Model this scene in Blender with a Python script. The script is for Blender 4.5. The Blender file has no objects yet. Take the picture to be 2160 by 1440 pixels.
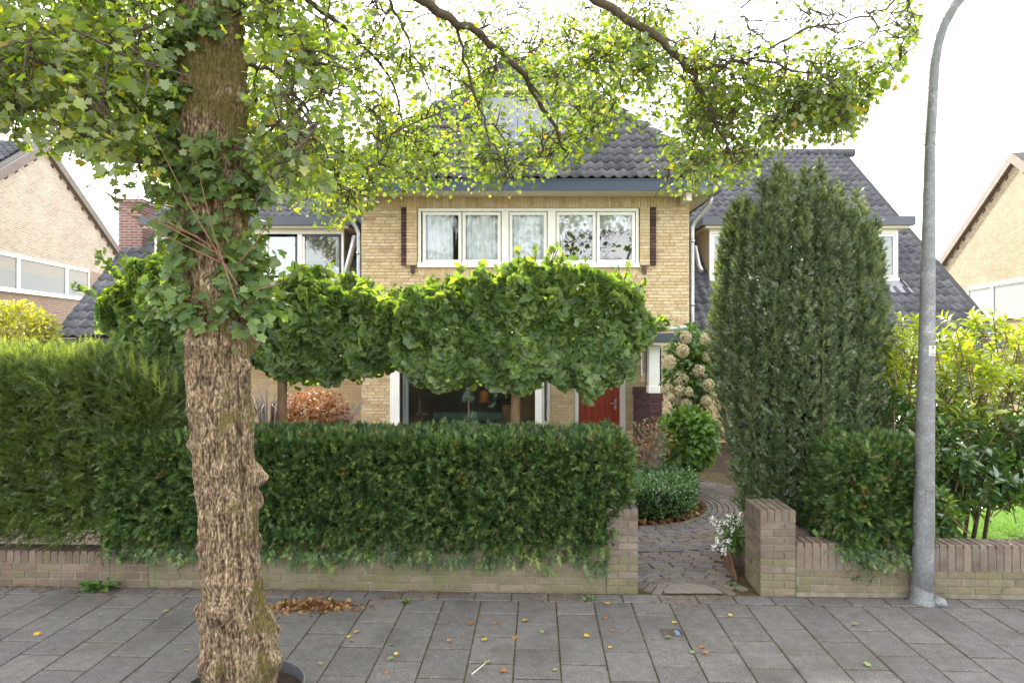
import bpy, math, random
import numpy as np
from mathutils import Vector, Matrix
rng = np.random.default_rng(7)
random.seed(7)
D = bpy.data
SC = bpy.context.scene
COL = SC.collection
PI = math.pi

# ------------------------------------------------------------------ camera, sky, sun, exposure
CAMZ = 2.1
cam = D.cameras.new('camera'); cam.lens = 24; cam.sensor_width = 36
cam.shift_y = -5 / 2160; cam.clip_end = 2000; cam.clip_start = 0.05
camo = D.objects.new('camera', cam); COL.objects.link(camo)
camo.location = (0, 0, CAMZ); camo.rotation_euler = (PI / 2, 0, 0)
SC.camera = camo

SUN_EL, SUN_AZ = math.radians(38.5), math.radians(-9)      # azimuth from +Y, positive towards +X
world = D.worlds.new('World'); SC.world = world; world.use_nodes = True
wn = world.node_tree.nodes; wl = world.node_tree.links; wn.clear()
wo = wn.new('ShaderNodeOutputWorld'); bg = wn.new('ShaderNodeBackground')
sky = wn.new('ShaderNodeTexSky'); sky.sky_type = 'NISHITA'; sky.sun_disc = False
sky.sun_elevation = SUN_EL; sky.sun_rotation = SUN_AZ
sky.air_density = 1.0; sky.dust_density = 1.0; sky.ozone_density = 1.0
# thin high cloud veil over the whole sky
tc = wn.new('ShaderNodeTexCoord'); mp = wn.new('ShaderNodeMapping'); mp.inputs['Scale'].default_value = (1.2, 1.2, 4.0)
nz = wn.new('ShaderNodeTexNoise'); nz.inputs['Scale'].default_value = 2.2; nz.inputs['Detail'].default_value = 5
cr = wn.new('ShaderNodeValToRGB'); cr.color_ramp.elements[0].position = 0.35; cr.color_ramp.elements[1].position = 0.7
cr.color_ramp.elements[0].color = (0.30, 0.30, 0.30, 1); cr.color_ramp.elements[1].color = (0.72, 0.72, 0.72, 1)
mx = wn.new('ShaderNodeMix'); mx.data_type = 'RGBA'; mx.inputs['B'].default_value = (7.6, 6.9, 6.1, 1)
wl.new(tc.outputs['Generated'], mp.inputs['Vector']); wl.new(mp.outputs['Vector'], nz.inputs['Vector'])
wl.new(nz.outputs['Fac'], cr.inputs['Fac']); wl.new(cr.outputs['Color'], mx.inputs['Factor'])
wl.new(sky.outputs['Color'], mx.inputs['A']); wl.new(mx.outputs['Result'], bg.inputs['Color'])
bg.inputs['Strength'].default_value = 0.15
wl.new(bg.outputs['Background'], wo.inputs['Surface'])
sl = D.lights.new('sun', 'SUN'); sl.energy = 2.8; sl.angle = math.radians(0.8); sl.color = (1.0, 0.93, 0.80)
so = D.objects.new('sun', sl); COL.objects.link(so)
to_sun = Vector((math.sin(SUN_AZ) * math.cos(SUN_EL), math.cos(SUN_AZ) * math.cos(SUN_EL), math.sin(SUN_EL)))
so.rotation_euler = to_sun.to_track_quat('Z', 'Y').to_euler(); so.location = (0, 30, 40)
vs = SC.view_settings; vs.view_transform = 'Standard'; vs.look = 'None'; vs.gamma = 1.0; vs.use_curve_mapping = False
vs.exposure = 2.5

# ------------------------------------------------------------------ helpers
def P(px, py, Y):
    return ((px - 1080) / 1440 * Y, Y, CAMZ + (715 - py) / 1440 * Y)
def PX(px, Y): return (px - 1080) / 1440 * Y
def PZ(py, Y): return CAMZ + (715 - py) / 1440 * Y
def wloc(o):
    v = Vector((0, 0, 0))
    while o is not None:
        v += o.location; o = o.parent
    return v
def tag(o, label=None, cat=None, group=None, kind=None):
    if label: o['label'] = label
    if cat: o['category'] = cat
    if group: o['group'] = group
    if kind: o['kind'] = kind
    return o
def thing(name, label, cat, loc=(0, 0, 0), group=None):
    o = D.objects.new(name, None); COL.objects.link(o); o.location = loc; o.empty_display_size = 0.1
    return tag(o, label, cat, group)
def link(name, me, parent=None, mat=None):
    o = D.objects.new(name, me); COL.objects.link(o)
    if parent is not None: o.parent = parent
    if mat is not None and len(me.materials) == 0: me.materials.append(mat)
    return o
def mesh_np(name, V, F, mat, smooth=False, rnd=None):
    V = np.asarray(V, dtype=np.float32); F = np.asarray(F, dtype=np.int32)
    me = D.meshes.new(name); k = F.shape[1]
    me.vertices.add(len(V)); me.vertices.foreach_set('co', V.ravel())
    me.loops.add(F.size); me.loops.foreach_set('vertex_index', F.ravel())
    me.polygons.add(len(F)); me.polygons.foreach_set('loop_start', np.arange(0, F.size, k, dtype=np.int32))
    try: me.polygons.foreach_set('loop_total', np.full(len(F), k, dtype=np.int32))
    except Exception: pass
    if smooth: me.polygons.foreach_set('use_smooth', np.ones(len(F), dtype=bool))
    me.update(calc_edges=True)
    if rnd is not None:
        a = me.attributes.new('rnd', 'FLOAT', 'POINT'); a.data.foreach_set('value', np.asarray(rnd, dtype=np.float32))
    if mat is not None: me.materials.append(mat)
    return me
def obj_np(name, V, F, mat, parent=None, smooth=False, rnd=None, kind=None):
    V = np.asarray(V, dtype=np.float64)
    if parent is not None: V = V - np.array(wloc(parent))
    o = link(name, mesh_np(name, V, F, mat, smooth, rnd), parent)
    if kind: o['kind'] = kind
    return o

class MB:
    """collects boxes, tubes, quads in world coordinates"""
    def __init__(s): s.v = []; s.f = []; s.sm = []
    def add(s, vs, fs, sm=False):
        b = len(s.v); s.v += [tuple(v) for v in vs]; s.f += [tuple(b + i for i in f) for f in fs]; s.sm += [sm] * len(fs); return s
    def box(s, x0, x1, y0, y1, z0, z1):
        return s.add([(x0, y0, z0), (x1, y0, z0), (x1, y1, z0), (x0, y1, z0), (x0, y0, z1), (x1, y0, z1), (x1, y1, z1), (x0, y1, z1)],
              [(0, 3, 2, 1), (4, 5, 6, 7), (0, 1, 5, 4), (1, 2, 6, 5), (2, 3, 7, 6), (3, 0, 4, 7)])
    def obox(s, c, ex, ey, ez, hx, hy, hz):
        c = Vector(c); ex = Vector(ex) * hx; ey = Vector(ey) * hy; ez = Vector(ez) * hz
        vs = [c + a * ex + b * ey + d * ez for d in (-1, 1) for (a, b) in ((-1, -1), (1, -1), (1, 1), (-1, 1))]
        return s.add(vs, [(0, 3, 2, 1), (4, 5, 6, 7), (0, 1, 5, 4), (1, 2, 6, 5), (2, 3, 7, 6), (3, 0, 4, 7)])
    def quad(s, *p): return s.add(p, [tuple(range(len(p)))])
    def tube(s, pts, r, n=8, cap=True):
        pts = [Vector(p) for p in pts]; m = len(pts)
        rr = r if hasattr(r, '__len__') else [r] * m
        vs = []; prev = None
        for i, p in enumerate(pts):
            t = (pts[min(i + 1, m - 1)] - pts[max(i - 1, 0)]).normalized()
            if prev is None:
                a = t.orthogonal().normalized()
            else:
                a = (prev - t * prev.dot(t)); a = a.normalized() if a.length > 1e-6 else t.orthogonal().normalized()
            prev = a; b = t.cross(a)
            vs += [p + (a * math.cos(2 * PI * k / n) + b * math.sin(2 * PI * k / n)) * rr[i] for k in range(n)]
        fs = [(i * n + k, i * n + (k + 1) % n, (i + 1) * n + (k + 1) % n, (i + 1) * n + k) for i in range(m - 1) for k in range(n)]
        s.add(vs, fs, True)
        if cap:
            b = len(s.v) - len(vs)
            s.f += [tuple(b + k for k in reversed(range(n))), tuple(b + (m - 1) * n + k for k in range(n))]; s.sm += [False, False]
        return s
    def lathe(s, c, prof, n=20):
        vs = [(c[0] + r * math.cos(2 * PI * k / n), c[1] + r * math.sin(2 * PI * k / n), c[2] + z) for (r, z) in prof for k in range(n)]
        fs = [(i * n + k, i * n + (k + 1) % n, (i + 1) * n + (k + 1) % n, (i + 1) * n + k) for i in range(len(prof) - 1) for k in range(n)]
        return s.add(vs, fs, True)
    def build(s, name, mat, parent=None, kind=None, bevel=0):
        w = wloc(parent) if parent is not None else Vector((0, 0, 0))
        me = D.meshes.new(name); me.from_pydata([(x - w.x, y - w.y, z - w.z) for x, y, z in s.v], [], s.f)
        me.polygons.foreach_set('use_smooth', s.sm); me.update()
        me.materials.append(mat)
        o = link(name, me, parent)
        if kind: o['kind'] = kind
        if bevel:
            b = o.modifiers.new('edge', 'BEVEL'); b.width = bevel; b.segments = 2; b.limit_method = 'ANGLE'
        return o

# instancing of little leaf meshes into one mesh
def nrm(a): return a / np.maximum(np.linalg.norm(a, axis=-1, keepdims=True), 1e-9)
def frames(d, n):
    d = nrm(d); x = np.cross(d, n); bad = np.linalg.norm(x, axis=1) < 1e-5
    x[bad] = np.cross(d[bad], np.array([0.3, 0.5, 0.8])); x = nrm(x); z = np.cross(x, d); return x, d, z
def inst(T, pos, d, n, s):
    tv, tf = T; x, d, z = frames(d, n); s = np.asarray(s).reshape(-1, 1, 1)
    V = pos[:, None, :] + s * (tv[None, :, 0:1] * x[:, None, :] + tv[None, :, 1:2] * d[:, None, :] + tv[None, :, 2:3] * z[:, None, :])
    F = tf[None] + (np.arange(len(pos)) * len(tv))[:, None, None]
    return V.reshape(-1, 3), F.reshape(-1, tf.shape[1])
def foliage(name, T, pos, d, n, s, mat, parent, rnd=None, kind='stuff'):
    V, F = inst(T, pos, d, n, s)
    r = rng.random(len(pos)) if rnd is None else rnd
    return obj_np(name, V, F, mat, parent, False, np.repeat(r, len(T[0])), kind)
def single_leaves(name, me_list, pos, d, n, s, parent):
    x, dd, z = frames(d, n); w = wloc(parent)
    for i in range(len(pos)):
        o = link(name, me_list[i % len(me_list)], parent)
        M = Matrix((( x[i][0], dd[i][0], z[i][0]), (x[i][1], dd[i][1], z[i][1]), (x[i][2], dd[i][2], z[i][2])))
        o.rotation_euler = M.to_euler(); o.scale = (s[i],) * 3; o.location = Vector(pos[i]) - w

def fan(outline, center, zf):
    pts = [(center[0], center[1], 0.0)] + [(x, y, zf(x, y)) for x, y in outline]
    k = len(outline)
    return np.array(pts), np.array([(0, 1 + i, 1 + (i + 1) % k) for i in range(k)])
def mirror(half): return half + [(-x, y) for x, y in reversed(half) if abs(x) > 1e-6]
MAPLE = fan(mirror([(0, 0.06), (0.2, 0.0), (0.40, -0.03), (0.41, 0.12), (0.36, 0.25), (0.50, 0.36), (0.62, 0.46), (0.52, 0.58), (0.32, 0.60), (0.30, 0.76), (0.14, 0.90), (0, 1.02)]),
            (0, 0.36), lambda x, y: -0.35 * x * x - 0.12 * (y - 0.4) ** 2)
MAPLE_S = fan(mirror([(0, 0.05), (0.38, 0.0), (0.34, 0.26), (0.58, 0.5), (0.30, 0.62), (0, 1.0)]), (0, 0.36), lambda x, y: -0.3 * x * x)
def _gk():
    o = [(0, 0)]
    for k in range(9):
        a = math.radians(-78 + 156 * k / 8); r = (0.86, 0.98, 1.03, 0.96, 0.78, 0.96, 1.03, 0.98, 0.86)[k]
        o.append((r * math.sin(a) * 0.78, r * math.cos(a) * 0.9 + 0.02))
    pts = [(x, y, 0.10 * math.sin(7 * x) * y - 0.15 * x * x) for x, y in o]
    return np.array(pts), np.array([(0, i + 1, i) for i in range(1, 9)])
GINKGO = _gk()
def _ell(w, fold=0.12, droop=0.15):
    ys = [0, 0.2, 0.45, 0.72, 1.0]; ws = [0.02, 0.75, 1.0, 0.72, 0.0]
    v = []; 
    for y, q in zip(ys, ws):
        z = -droop * y * y
        v += [(-w * q, y, z + fold * q * w), (0, y, z), (w * q, y, z + fold * q * w)]
    f = []
    for i in range(4):
        b = i * 3
        f += [(b, b + 1, b + 4), (b, b + 4, b + 3), (b + 1, b + 2, b + 5), (b + 1, b + 5, b + 4)]
    return np.array(v, float), np.array(f)
ELL = _ell(0.21, 0.6, 0.18)
ELLB = _ell(0.30, 0.5, 0.2)
def _sprig(nn, ln, w, spread=1.0, seed=0):
    r = np.random.default_rng(seed); v = []; f = []
    for k in range(nn):
        t = 0.08 + 0.92 * k / (nn - 1); a = k * 2.4
        side = 1 if k % 2 else -1
        ang = math.radians(62 - 42 * t) * spread
        dx = side * math.sin(ang) * (0.55 + 0.45 * abs(math.cos(a))); dz = 0.55 * math.sin(a) * math.sin(ang); dy = math.cos(ang)
        L = ln * (1.1 - 0.45 * t) * r.uniform(0.85, 1.15)
        b = len(v)
        v += [(0, t - w, 0), (0, t + w, 0.0), (dx * L, t + dy * L, dz * L + 0.02)]
        f.append((b, b + 1, b + 2))
    b = len(v); v += [(-0.02, 0, 0), (0.02, 0, 0), (0, 1, 0)]; f.append((b, b + 1, b + 2))
    return np.array(v, float), np.array(f)
SPRIG = _sprig(14, 0.48, 0.085)
SPRIG_F = _sprig(13, 0.32, 0.055)

# ------------------------------------------------------------------ materials
def nodes(name):
    m = D.materials.new(name); m.use_nodes = True; nt = m.node_tree; nt.nodes.clear()
    return m, nt.nodes, nt.links, nt.nodes.new('ShaderNodeOutputMaterial')
def ramp(n, stops):
    c = n.new('ShaderNodeValToRGB'); e = c.color_ramp.elements
    while len(e) < len(stops): e.new(0.5)
    for el, (p, col) in zip(e, stops): el.position = p; el.color = (*col, 1)
    return c
def rand_fac(n, l):
    """per piece random: object random + stored per-leaf value, wrapped"""
    oi = n.new('ShaderNodeObjectInfo'); at = n.new('ShaderNodeAttribute'); at.attribute_name = 'rnd'
    ad = n.new('ShaderNodeMath'); ad.operation = 'ADD'; fr = n.new('ShaderNodeMath'); fr.operation = 'FRACT'
    l.new(oi.outputs['Random'], ad.inputs[0]); l.new(at.outputs['Fac'], ad.inputs[1]); l.new(ad.outputs[0], fr.inputs[0]); return fr.outputs[0]
def leaf_mat(name, stops, trans=0.45, tcol=(1.5, 1.45, 0.35), gloss=0.07, rough=0.4, attr_only=False):
    m, n, l, out = nodes(name)
    c = ramp(n, stops)
    if attr_only:
        at = n.new('ShaderNodeAttribute'); at.attribute_name = 'rnd'; l.new(at.outputs['Fac'], c.inputs['Fac'])
    else: l.new(rand_fac(n, l), c.inputs['Fac'])
    df = n.new('ShaderNodeBsdfDiffuse'); tr = n.new('ShaderNodeBsdfTranslucent'); gl = n.new('ShaderNodeBsdfGlossy'); gl.inputs['Roughness'].default_value = rough
    mu = n.new('ShaderNodeMix'); mu.data_type = 'RGBA'; mu.blend_type = 'MULTIPLY'; mu.inputs['Factor'].default_value = 1; mu.inputs['B'].default_value = (*tcol, 1)
    l.new(c.outputs['Color'], df.inputs['Color']); l.new(c.outputs['Color'], mu.inputs['A']); l.new(mu.outputs['Result'], tr.inputs['Color'])
    m1 = n.new('ShaderNodeMixShader'); m1.inputs[0].default_value = trans; l.new(df.outputs[0], m1.inputs[1]); l.new(tr.outputs[0], m1.inputs[2])
    m2 = n.new('ShaderNodeMixShader'); m2.inputs[0].default_value = gloss
    l.new(m1.outputs[0], m2.inputs[1]); l.new(gl.outputs[0], m2.inputs[2]); l.new(m2.outputs[0], out.inputs['Surface'])
    return m
def solid(name, col, rough=0.6, metal=0.0, var=0.12, scale=6.0, bump=0.0, bscale=60.0, spec=0.5):
    """plain paint or metal with faint uneven tone and fine relief"""
    m, n, l, out = nodes(name); b = n.new('ShaderNodeBsdfPrincipled')
    g = n.new('ShaderNodeNewGeometry')
    z = n.new('ShaderNodeTexNoise'); z.inputs['Scale'].default_value = scale; z.inputs['Detail'].default_value = 6; z.inputs['Roughness'].default_value = 0.65
    l.new(g.outputs['Position'], z.inputs['Vector'])
    c = ramp(n, [(0.3, tuple(x * (1 - var) for x in col)), (0.7, tuple(min(1, x * (1 + var)) for x in col))])
    l.new(z.outputs['Fac'], c.inputs['Fac']); l.new(c.outputs['Color'], b.inputs['Base Color'])
    b.inputs['Roughness'].default_value = rough; b.inputs['Metallic'].default_value = metal; b.inputs['Specular IOR Level'].default_value = spec
    if bump:
        z2 = n.new('ShaderNodeTexNoise'); z2.inputs['Scale'].default_value = bscale; z2.inputs['Detail'].default_value = 4
        l.new(g.outputs['Position'], z2.inputs['Vector'])
        bp = n.new('ShaderNodeBump'); bp.inputs['Strength'].default_value = bump; bp.inputs['Distance'].default_value = 0.01
        l.new(z2.outputs['Fac'], bp.inputs['Height']); l.new(bp.outputs['Normal'], b.inputs['Normal'])
    l.new(b.outputs[0], out.inputs['Surface']); return m
def piece_mat(name, stops, stain=None, stain_scale=3.0, stain_lo=0.5, stain_hi=0.62, rough=0.85, speck=0.25, sscale=220.0, bump=0.35, spec=0.3):
    """bricks, tiles, setts: colour per piece + speckle + stains"""
    m, n, l, out = nodes(name); b = n.new('ShaderNodeBsdfPrincipled'); g = n.new('ShaderNodeNewGeometry')
    oi = n.new('ShaderNodeObjectInfo'); ad = n.new('ShaderNodeMath'); ad.operation = 'ADD'; fr = n.new('ShaderNodeMath'); fr.operation = 'FRACT'
    l.new(oi.outputs['Random'], ad.inputs[0]); l.new(g.outputs['Random Per Island'], ad.inputs[1]); l.new(ad.outputs[0], fr.inputs[0])
    c = ramp(n, stops); l.new(fr.outputs[0], c.inputs['Fac'])
    z = n.new('ShaderNodeTexNoise'); z.inputs['Scale'].default_value = sscale; z.inputs['Detail'].default_value = 3; l.new(g.outputs['Position'], z.inputs['Vector'])
    z3 = n.new('ShaderNodeTexNoise'); z3.inputs['Scale'].default_value = 14; z3.inputs['Detail'].default_value = 5; l.new(g.outputs['Position'], z3.inputs['Vector'])
    r1 = ramp(n, [(0.32, (1 - speck,) * 3), (0.68, (1 + speck,) * 3)]); l.new(z.outputs['Fac'], r1.inputs['Fac'])
    r3 = ramp(n, [(0.3, (0.84,) * 3), (0.7, (1.12,) * 3)]); l.new(z3.outputs['Fac'], r3.inputs['Fac'])
    m1 = n.new('ShaderNodeMix'); m1.data_type = 'RGBA'; m1.blend_type = 'MULTIPLY'; m1.inputs['Factor'].default_value = 1
    m2 = n.new('ShaderNodeMix'); m2.data_type = 'RGBA'; m2.blend_type = 'MULTIPLY'; m2.inputs['Factor'].default_value = 1
    l.new(c.outputs['Color'], m1.inputs['A']); l.new(r1.outputs['Color'], m1.inputs['B'])
    l.new(m1.outputs['Result'], m2.inputs['A']); l.new(r3.outputs['Color'], m2.inputs['B'])
    res = m2.outputs['Result']
    if stain:
        z4 = n.new('ShaderNodeTexNoise'); z4.inputs['Scale'].default_value = stain_scale; z4.inputs['Detail'].default_value = 8; z4.inputs['Roughness'].default_value = 0.7
        l.new(g.outputs['Position'], z4.inputs['Vector'])
        r4 = ramp(n, [(stain_lo, (0, 0, 0)), (stain_hi, (0.8, 0.8, 0.8))]); l.new(z4.outputs['Fac'], r4.inputs['Fac'])
        m4 = n.new('ShaderNodeMix'); m4.data_type = 'RGBA'; m4.inputs['B'].default_value = (*stain, 1)
        l.new(r4.outputs['Color'], m4.inputs['Factor']); l.new(res, m4.inputs['A']); res = m4.outputs['Result']
    l.new(res, b.inputs['Base Color']); b.inputs['Roughness'].default_value = rough; b.inputs['Specular IOR Level'].default_value = spec
    bp = n.new('ShaderNodeBump'); bp.inputs['Strength'].default_value = bump; bp.inputs['Distance'].default_value = 0.004
    l.new(z.outputs['Fac'], bp.inputs['Height']); l.new(bp.outputs['Normal'], b.inputs['Normal'])
    l.new(b.outputs[0], out.inputs['Surface']); return m
def glass_mat(name, refl=0.22, tint=(0.92, 0.95, 0.95), ior=1.5):
    m, n, l, out = nodes(name)
    t = n.new('ShaderNodeBsdfTransparent'); t.inputs['Color'].default_value = (*tint, 1)
    g = n.new('ShaderNodeBsdfGlossy'); g.inputs['Roughness'].default_value = 0.01
    lw = n.new('ShaderNodeFresnel'); lw.inputs['IOR'].default_value = ior
    ad = n.new('ShaderNodeMath'); ad.operation = 'ADD'; ad.use_clamp = True; ad.inputs[1].default_value = refl
    mm = n.new('ShaderNodeMixShader'); l.new(lw.outputs[0], ad.inputs[0]); l.new(ad.outputs[0], mm.inputs[0])
    l.new(t.outputs[0], mm.inputs[1]); l.new(g.outputs[0], mm.inputs[2]); l.new(mm.outputs[0], out.inputs['Surface']); return m
def brick_tex_mat(name, c1, c2, mortar, axis='xz', scale=1.0):
    """far brickwork: courses too small to pick apart"""
    m, n, l, out = nodes(name); b = n.new('ShaderNodeBsdfPrincipled'); g = n.new('ShaderNodeNewGeometry')
    sp = n.new('ShaderNodeSeparateXYZ'); cb = n.new('ShaderNodeCombineXYZ'); l.new(g.outputs['Position'], sp.inputs[0])
    l.new(sp.outputs['X' if axis == 'xz' else 'Y'], cb.inputs[0]); l.new(sp.outputs['Z'], cb.inputs[1])
    t = n.new('ShaderNodeTexBrick'); t.inputs['Scale'].default_value = scale; t.inputs['Brick Width'].default_value = 0.22; t.inputs['Row Height'].default_value = 0.062
    t.inputs['Mortar Size'].default_value = 0.009; t.inputs['Mortar Smooth'].default_value = 0.3
    t.inputs['Color1'].default_value = (*c1, 1); t.inputs['Color2'].default_value = (*c2, 1); t.inputs['Mortar'].default_value = (*mortar, 1)
    l.new(cb.outputs[0], t.inputs['Vector'])
    z = n.new('ShaderNodeTexNoise'); z.inputs['Scale'].default_value = 1.3; z.inputs['Detail'].default_value = 8; l.new(g.outputs['Position'], z.inputs['Vector'])
    r = ramp(n, [(0.3, (0.91,) * 3), (0.7, (1.07,) * 3)]); l.new(z.outputs['Fac'], r.inputs['Fac'])
    mm = n.new('ShaderNodeMix'); mm.data_type = 'RGBA'; mm.blend_type = 'MULTIPLY'; mm.inputs['Factor'].default_value = 1
    l.new(t.outputs['Color'], mm.inputs['A']); l.new(r.outputs['Color'], mm.inputs['B']); l.new(mm.outputs['Result'], b.inputs['Base Color'])
    b.inputs['Roughness'].default_value = 0.9; b.inputs['Specular IOR Level'].default_value = 0.2
    bp = n.new('ShaderNodeBump'); bp.invert = True; bp.inputs['Strength'].default_value = 0.6; bp.inputs['Distance'].default_value = 0.008
    l.new(t.outputs['Fac'], bp.inputs['Height']); l.new(bp.outputs['Normal'], b.inputs['Normal'])
    l.new(b.outputs[0], out.inputs['Surface']); return m
def noise_mat(name, stops, scale=8.0, rough=0.95, bump=0.6, bdist=0.02, stretch=(1, 1, 1), detail=8, spec=0.2):
    m, n, l, out = nodes(name); b = n.new('ShaderNodeBsdfPrincipled'); g = n.new('ShaderNodeNewGeometry')
    mp = n.new('ShaderNodeMapping'); mp.inputs['Scale'].default_value = stretch; l.new(g.outputs['Position'], mp.inputs['Vector'])
    z = n.new('ShaderNodeTexNoise'); z.inputs['Scale'].default_value = scale; z.inputs['Detail'].default_value = detail; z.inputs['Roughness'].default_value = 0.7
    l.new(mp.outputs['Vector'], z.inputs['Vector']); c = ramp(n, stops); l.new(z.outputs['Fac'], c.inputs['Fac']); l.new(c.outputs['Color'], b.inputs['Base Color'])
    b.inputs['Roughness'].default_value = rough; b.inputs['Specular IOR Level'].default_value = spec
    bp = n.new('ShaderNodeBump'); bp.inputs['Strength'].default_value = bump; bp.inputs['Distance'].default_value = bdist
    l.new(z.outputs['Fac'], bp.inputs['Height']); l.new(bp.outputs['Normal'], b.inputs['Normal'])
    l.new(b.outputs[0], out.inputs['Surface']); return m

M = {}
M['tile'] = piece_mat('paving_concrete', [(0, (0.110, 0.104, 0.101)), (0.5, (0.122, 0.116, 0.112)), (1, (0.136, 0.129, 0.124))], stain=(0.058, 0.052, 0.044), stain_scale=1.7, stain_lo=0.48, stain_hi=0.74, speck=0.55, sscale=150, bump=0.5)
M['joint'] = noise_mat('joint_moss', [(0.3, (0.03, 0.024, 0.015)), (0.5, (0.062, 0.055, 0.022)), (0.7, (0.13, 0.095, 0.05))], 14, bump=1.0)
M['soil'] = noise_mat('garden_soil', [(0.3, (0.035, 0.026, 0.02)), (0.6, (0.07, 0.05, 0.038)), (0.8, (0.12, 0.08, 0.05))], 18, bump=1.0, bdist=0.04)
M['bounce_road'] = brick_tex_mat('road_clinkers', (0.30, 0.24, 0.19), (0.36, 0.29, 0.23), (0.2, 0.18, 0.15), 'xz'); M['far_ground'] = noise_mat('far_ground', [(0.3, (0.10, 0.11, 0.06)), (0.7, (0.20, 0.19, 0.14))], .3, bump=0)
M['gravel'] = noise_mat('entrance_gravel', [(0.3, (0.06, 0.05, 0.045)), (0.5, (0.20, 0.17, 0.15)), (0.7, (0.42, 0.38, 0.34))], 120, bump=1.0, bdist=0.01)
M['house_brick'] = piece_mat('yellow_brick', [(0, (0.47, 0.34, 0.18)), (0.35, (0.55, 0.425, 0.255)), (0.7, (0.60, 0.48, 0.31)), (0.93, (0.52, 0.38, 0.21)), (1, (0.40, 0.27, 0.17))], speck=0.16, sscale=90, bump=0.3)
M['mortar'] = solid('mortar', (0.40, 0.35, 0.30), 0.95, var=0.15, bump=0.4, bscale=150)
M['purple_brick'] = piece_mat('purple_brick', [(0, (0.055, 0.03, 0.034)), (0.5, (0.085, 0.045, 0.045)), (1, (0.12, 0.066, 0.06))], speck=0.25, sscale=120)
M['wall_brick'] = piece_mat('garden_wall_brick', [(0, (0.105, 0.072, 0.056)), (0.4, (0.135, 0.092, 0.07)), (0.75, (0.11, 0.08, 0.07)), (1, (0.17, 0.12, 0.09))], stain=(0.115, 0.11, 0.05), stain_scale=4.0, stain_lo=0.47, stain_hi=0.66, speck=0.35, sscale=180)
M['wall_brick_moss'] = piece_mat('mossy_wall_brick', [(0, (0.125, 0.105, 0.066)), (0.5, (0.15, 0.125, 0.08)), (1, (0.175, 0.14, 0.098))], stain=(0.10, 0.108, 0.040), stain_scale=3.4, stain_lo=0.44, stain_hi=0.66, speck=0.25, sscale=180)
M['wall_brick_red'] = piece_mat('red_wall_brick', [(0, (0.092, 0.068, 0.055)), (0.5, (0.126, 0.095, 0.076)), (1, (0.168, 0.126, 0.10))], stain=(0.19, 0.175, 0.14), stain_scale=6.0, stain_lo=0.46, stain_hi=0.72, speck=0.3, sscale=180)
M['wall_mortar'] = noise_mat('wall_mortar', [(0.3, (0.10, 0.09, 0.06)), (0.6, (0.19, 0.175, 0.135)), (0.8, (0.28, 0.265, 0.23))], 9, bump=0.5)
M['sett'] = piece_mat('clinker_sett', [(0, (0.09, 0.079, 0.072)), (0.2, (0.125, 0.103, 0.078)), (0.4, (0.098, 0.102, 0.112)), (0.6, (0.15, 0.124, 0.095)), (0.8, (0.105, 0.084, 0.076)), (1, (0.12, 0.115, 0.11))], speck=0.3, sscale=200)
M['roof_tile'] = piece_mat('roof_pantile', [(0, (0.055, 0.057, 0.066)), (0.5, (0.074, 0.076, 0.087)), (1, (0.105, 0.107, 0.115))], stain=(0.22, 0.22, 0.22), stain_scale=2.6, stain_lo=0.56, stain_hi=0.8, rough=0.72, speck=0.25, sscale=60, spec=0.25)
M['under_roof'] = solid('roof_felt', (0.03, 0.03, 0.033), 0.9)
M['white'] = solid('white_paint', (0.78, 0.77, 0.73), 0.35, var=0.04)
M['panel_grey'] = solid('blue_grey_panel', (0.22, 0.26, 0.31), .5)
M['cream'] = solid('cream_paint', (0.66, 0.60, 0.47), 0.5, var=0.06)
M['blue_fascia'] = solid('blue_grey_fascia', (0.026, 0.048, 0.082), 0.3, var=0.08)
M['dark_fascia'] = solid('dark_grey_fascia', (0.05, 0.058, 0.075), 0.4, var=0.1)
M['black_frame'] = solid('anthracite_frame', (0.025, 0.028, 0.032), 0.4)
M['zinc'] = solid('zinc', (0.40, 0.42, 0.43), 0.45, metal=0.7, var=0.18, scale=14)
M['lead'] = solid('lead_flashing', (0.22, 0.23, 0.25), 0.6, metal=0.3, var=0.2)
M['glass'] = glass_mat('window_glass', 0.12); M['glass_n'] = glass_mat('far_window_glass', 0.06, ior=1.001); M['glass_c'] = glass_mat('curtained_window_glass', 0.06, ior=1.25)
M['glass_low'] = glass_mat('room_glass', 0.05)
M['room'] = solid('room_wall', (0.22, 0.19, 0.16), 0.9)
M['curtain'] = leaf_mat('sheer_curtain', [(0, (0.84, 0.86, 0.90)), (1, (0.86, 0.88, 0.92))], trans=0.1, tcol=(1, 1, 1), gloss=0.0)
M['red_door'] = None
M['galv'] = None
M['steel'] = solid('grey_steel', (0.19, 0.20, 0.21), 0.5, metal=0.5, var=0.15, scale=10)
M['corten'] = solid('rusted_steel', (0.11, 0.05, 0.032), 0.85, var=0.35, scale=15, bump=0.3)
M['iron'] = solid('cast_iron', (0.07, 0.055, 0.05), 0.7, var=0.3, scale=40)
M['green_fabric'] = solid('green_fabric', (0.10, 0.17, 0.12), 0.9)
M['terracotta'] = solid('orange_shade', (0.45, 0.17, 0.05), 0.7)
M['wood'] = solid('brown_wood', (0.26, 0.15, 0.07), 0.5, var=0.3, scale=4)

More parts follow.
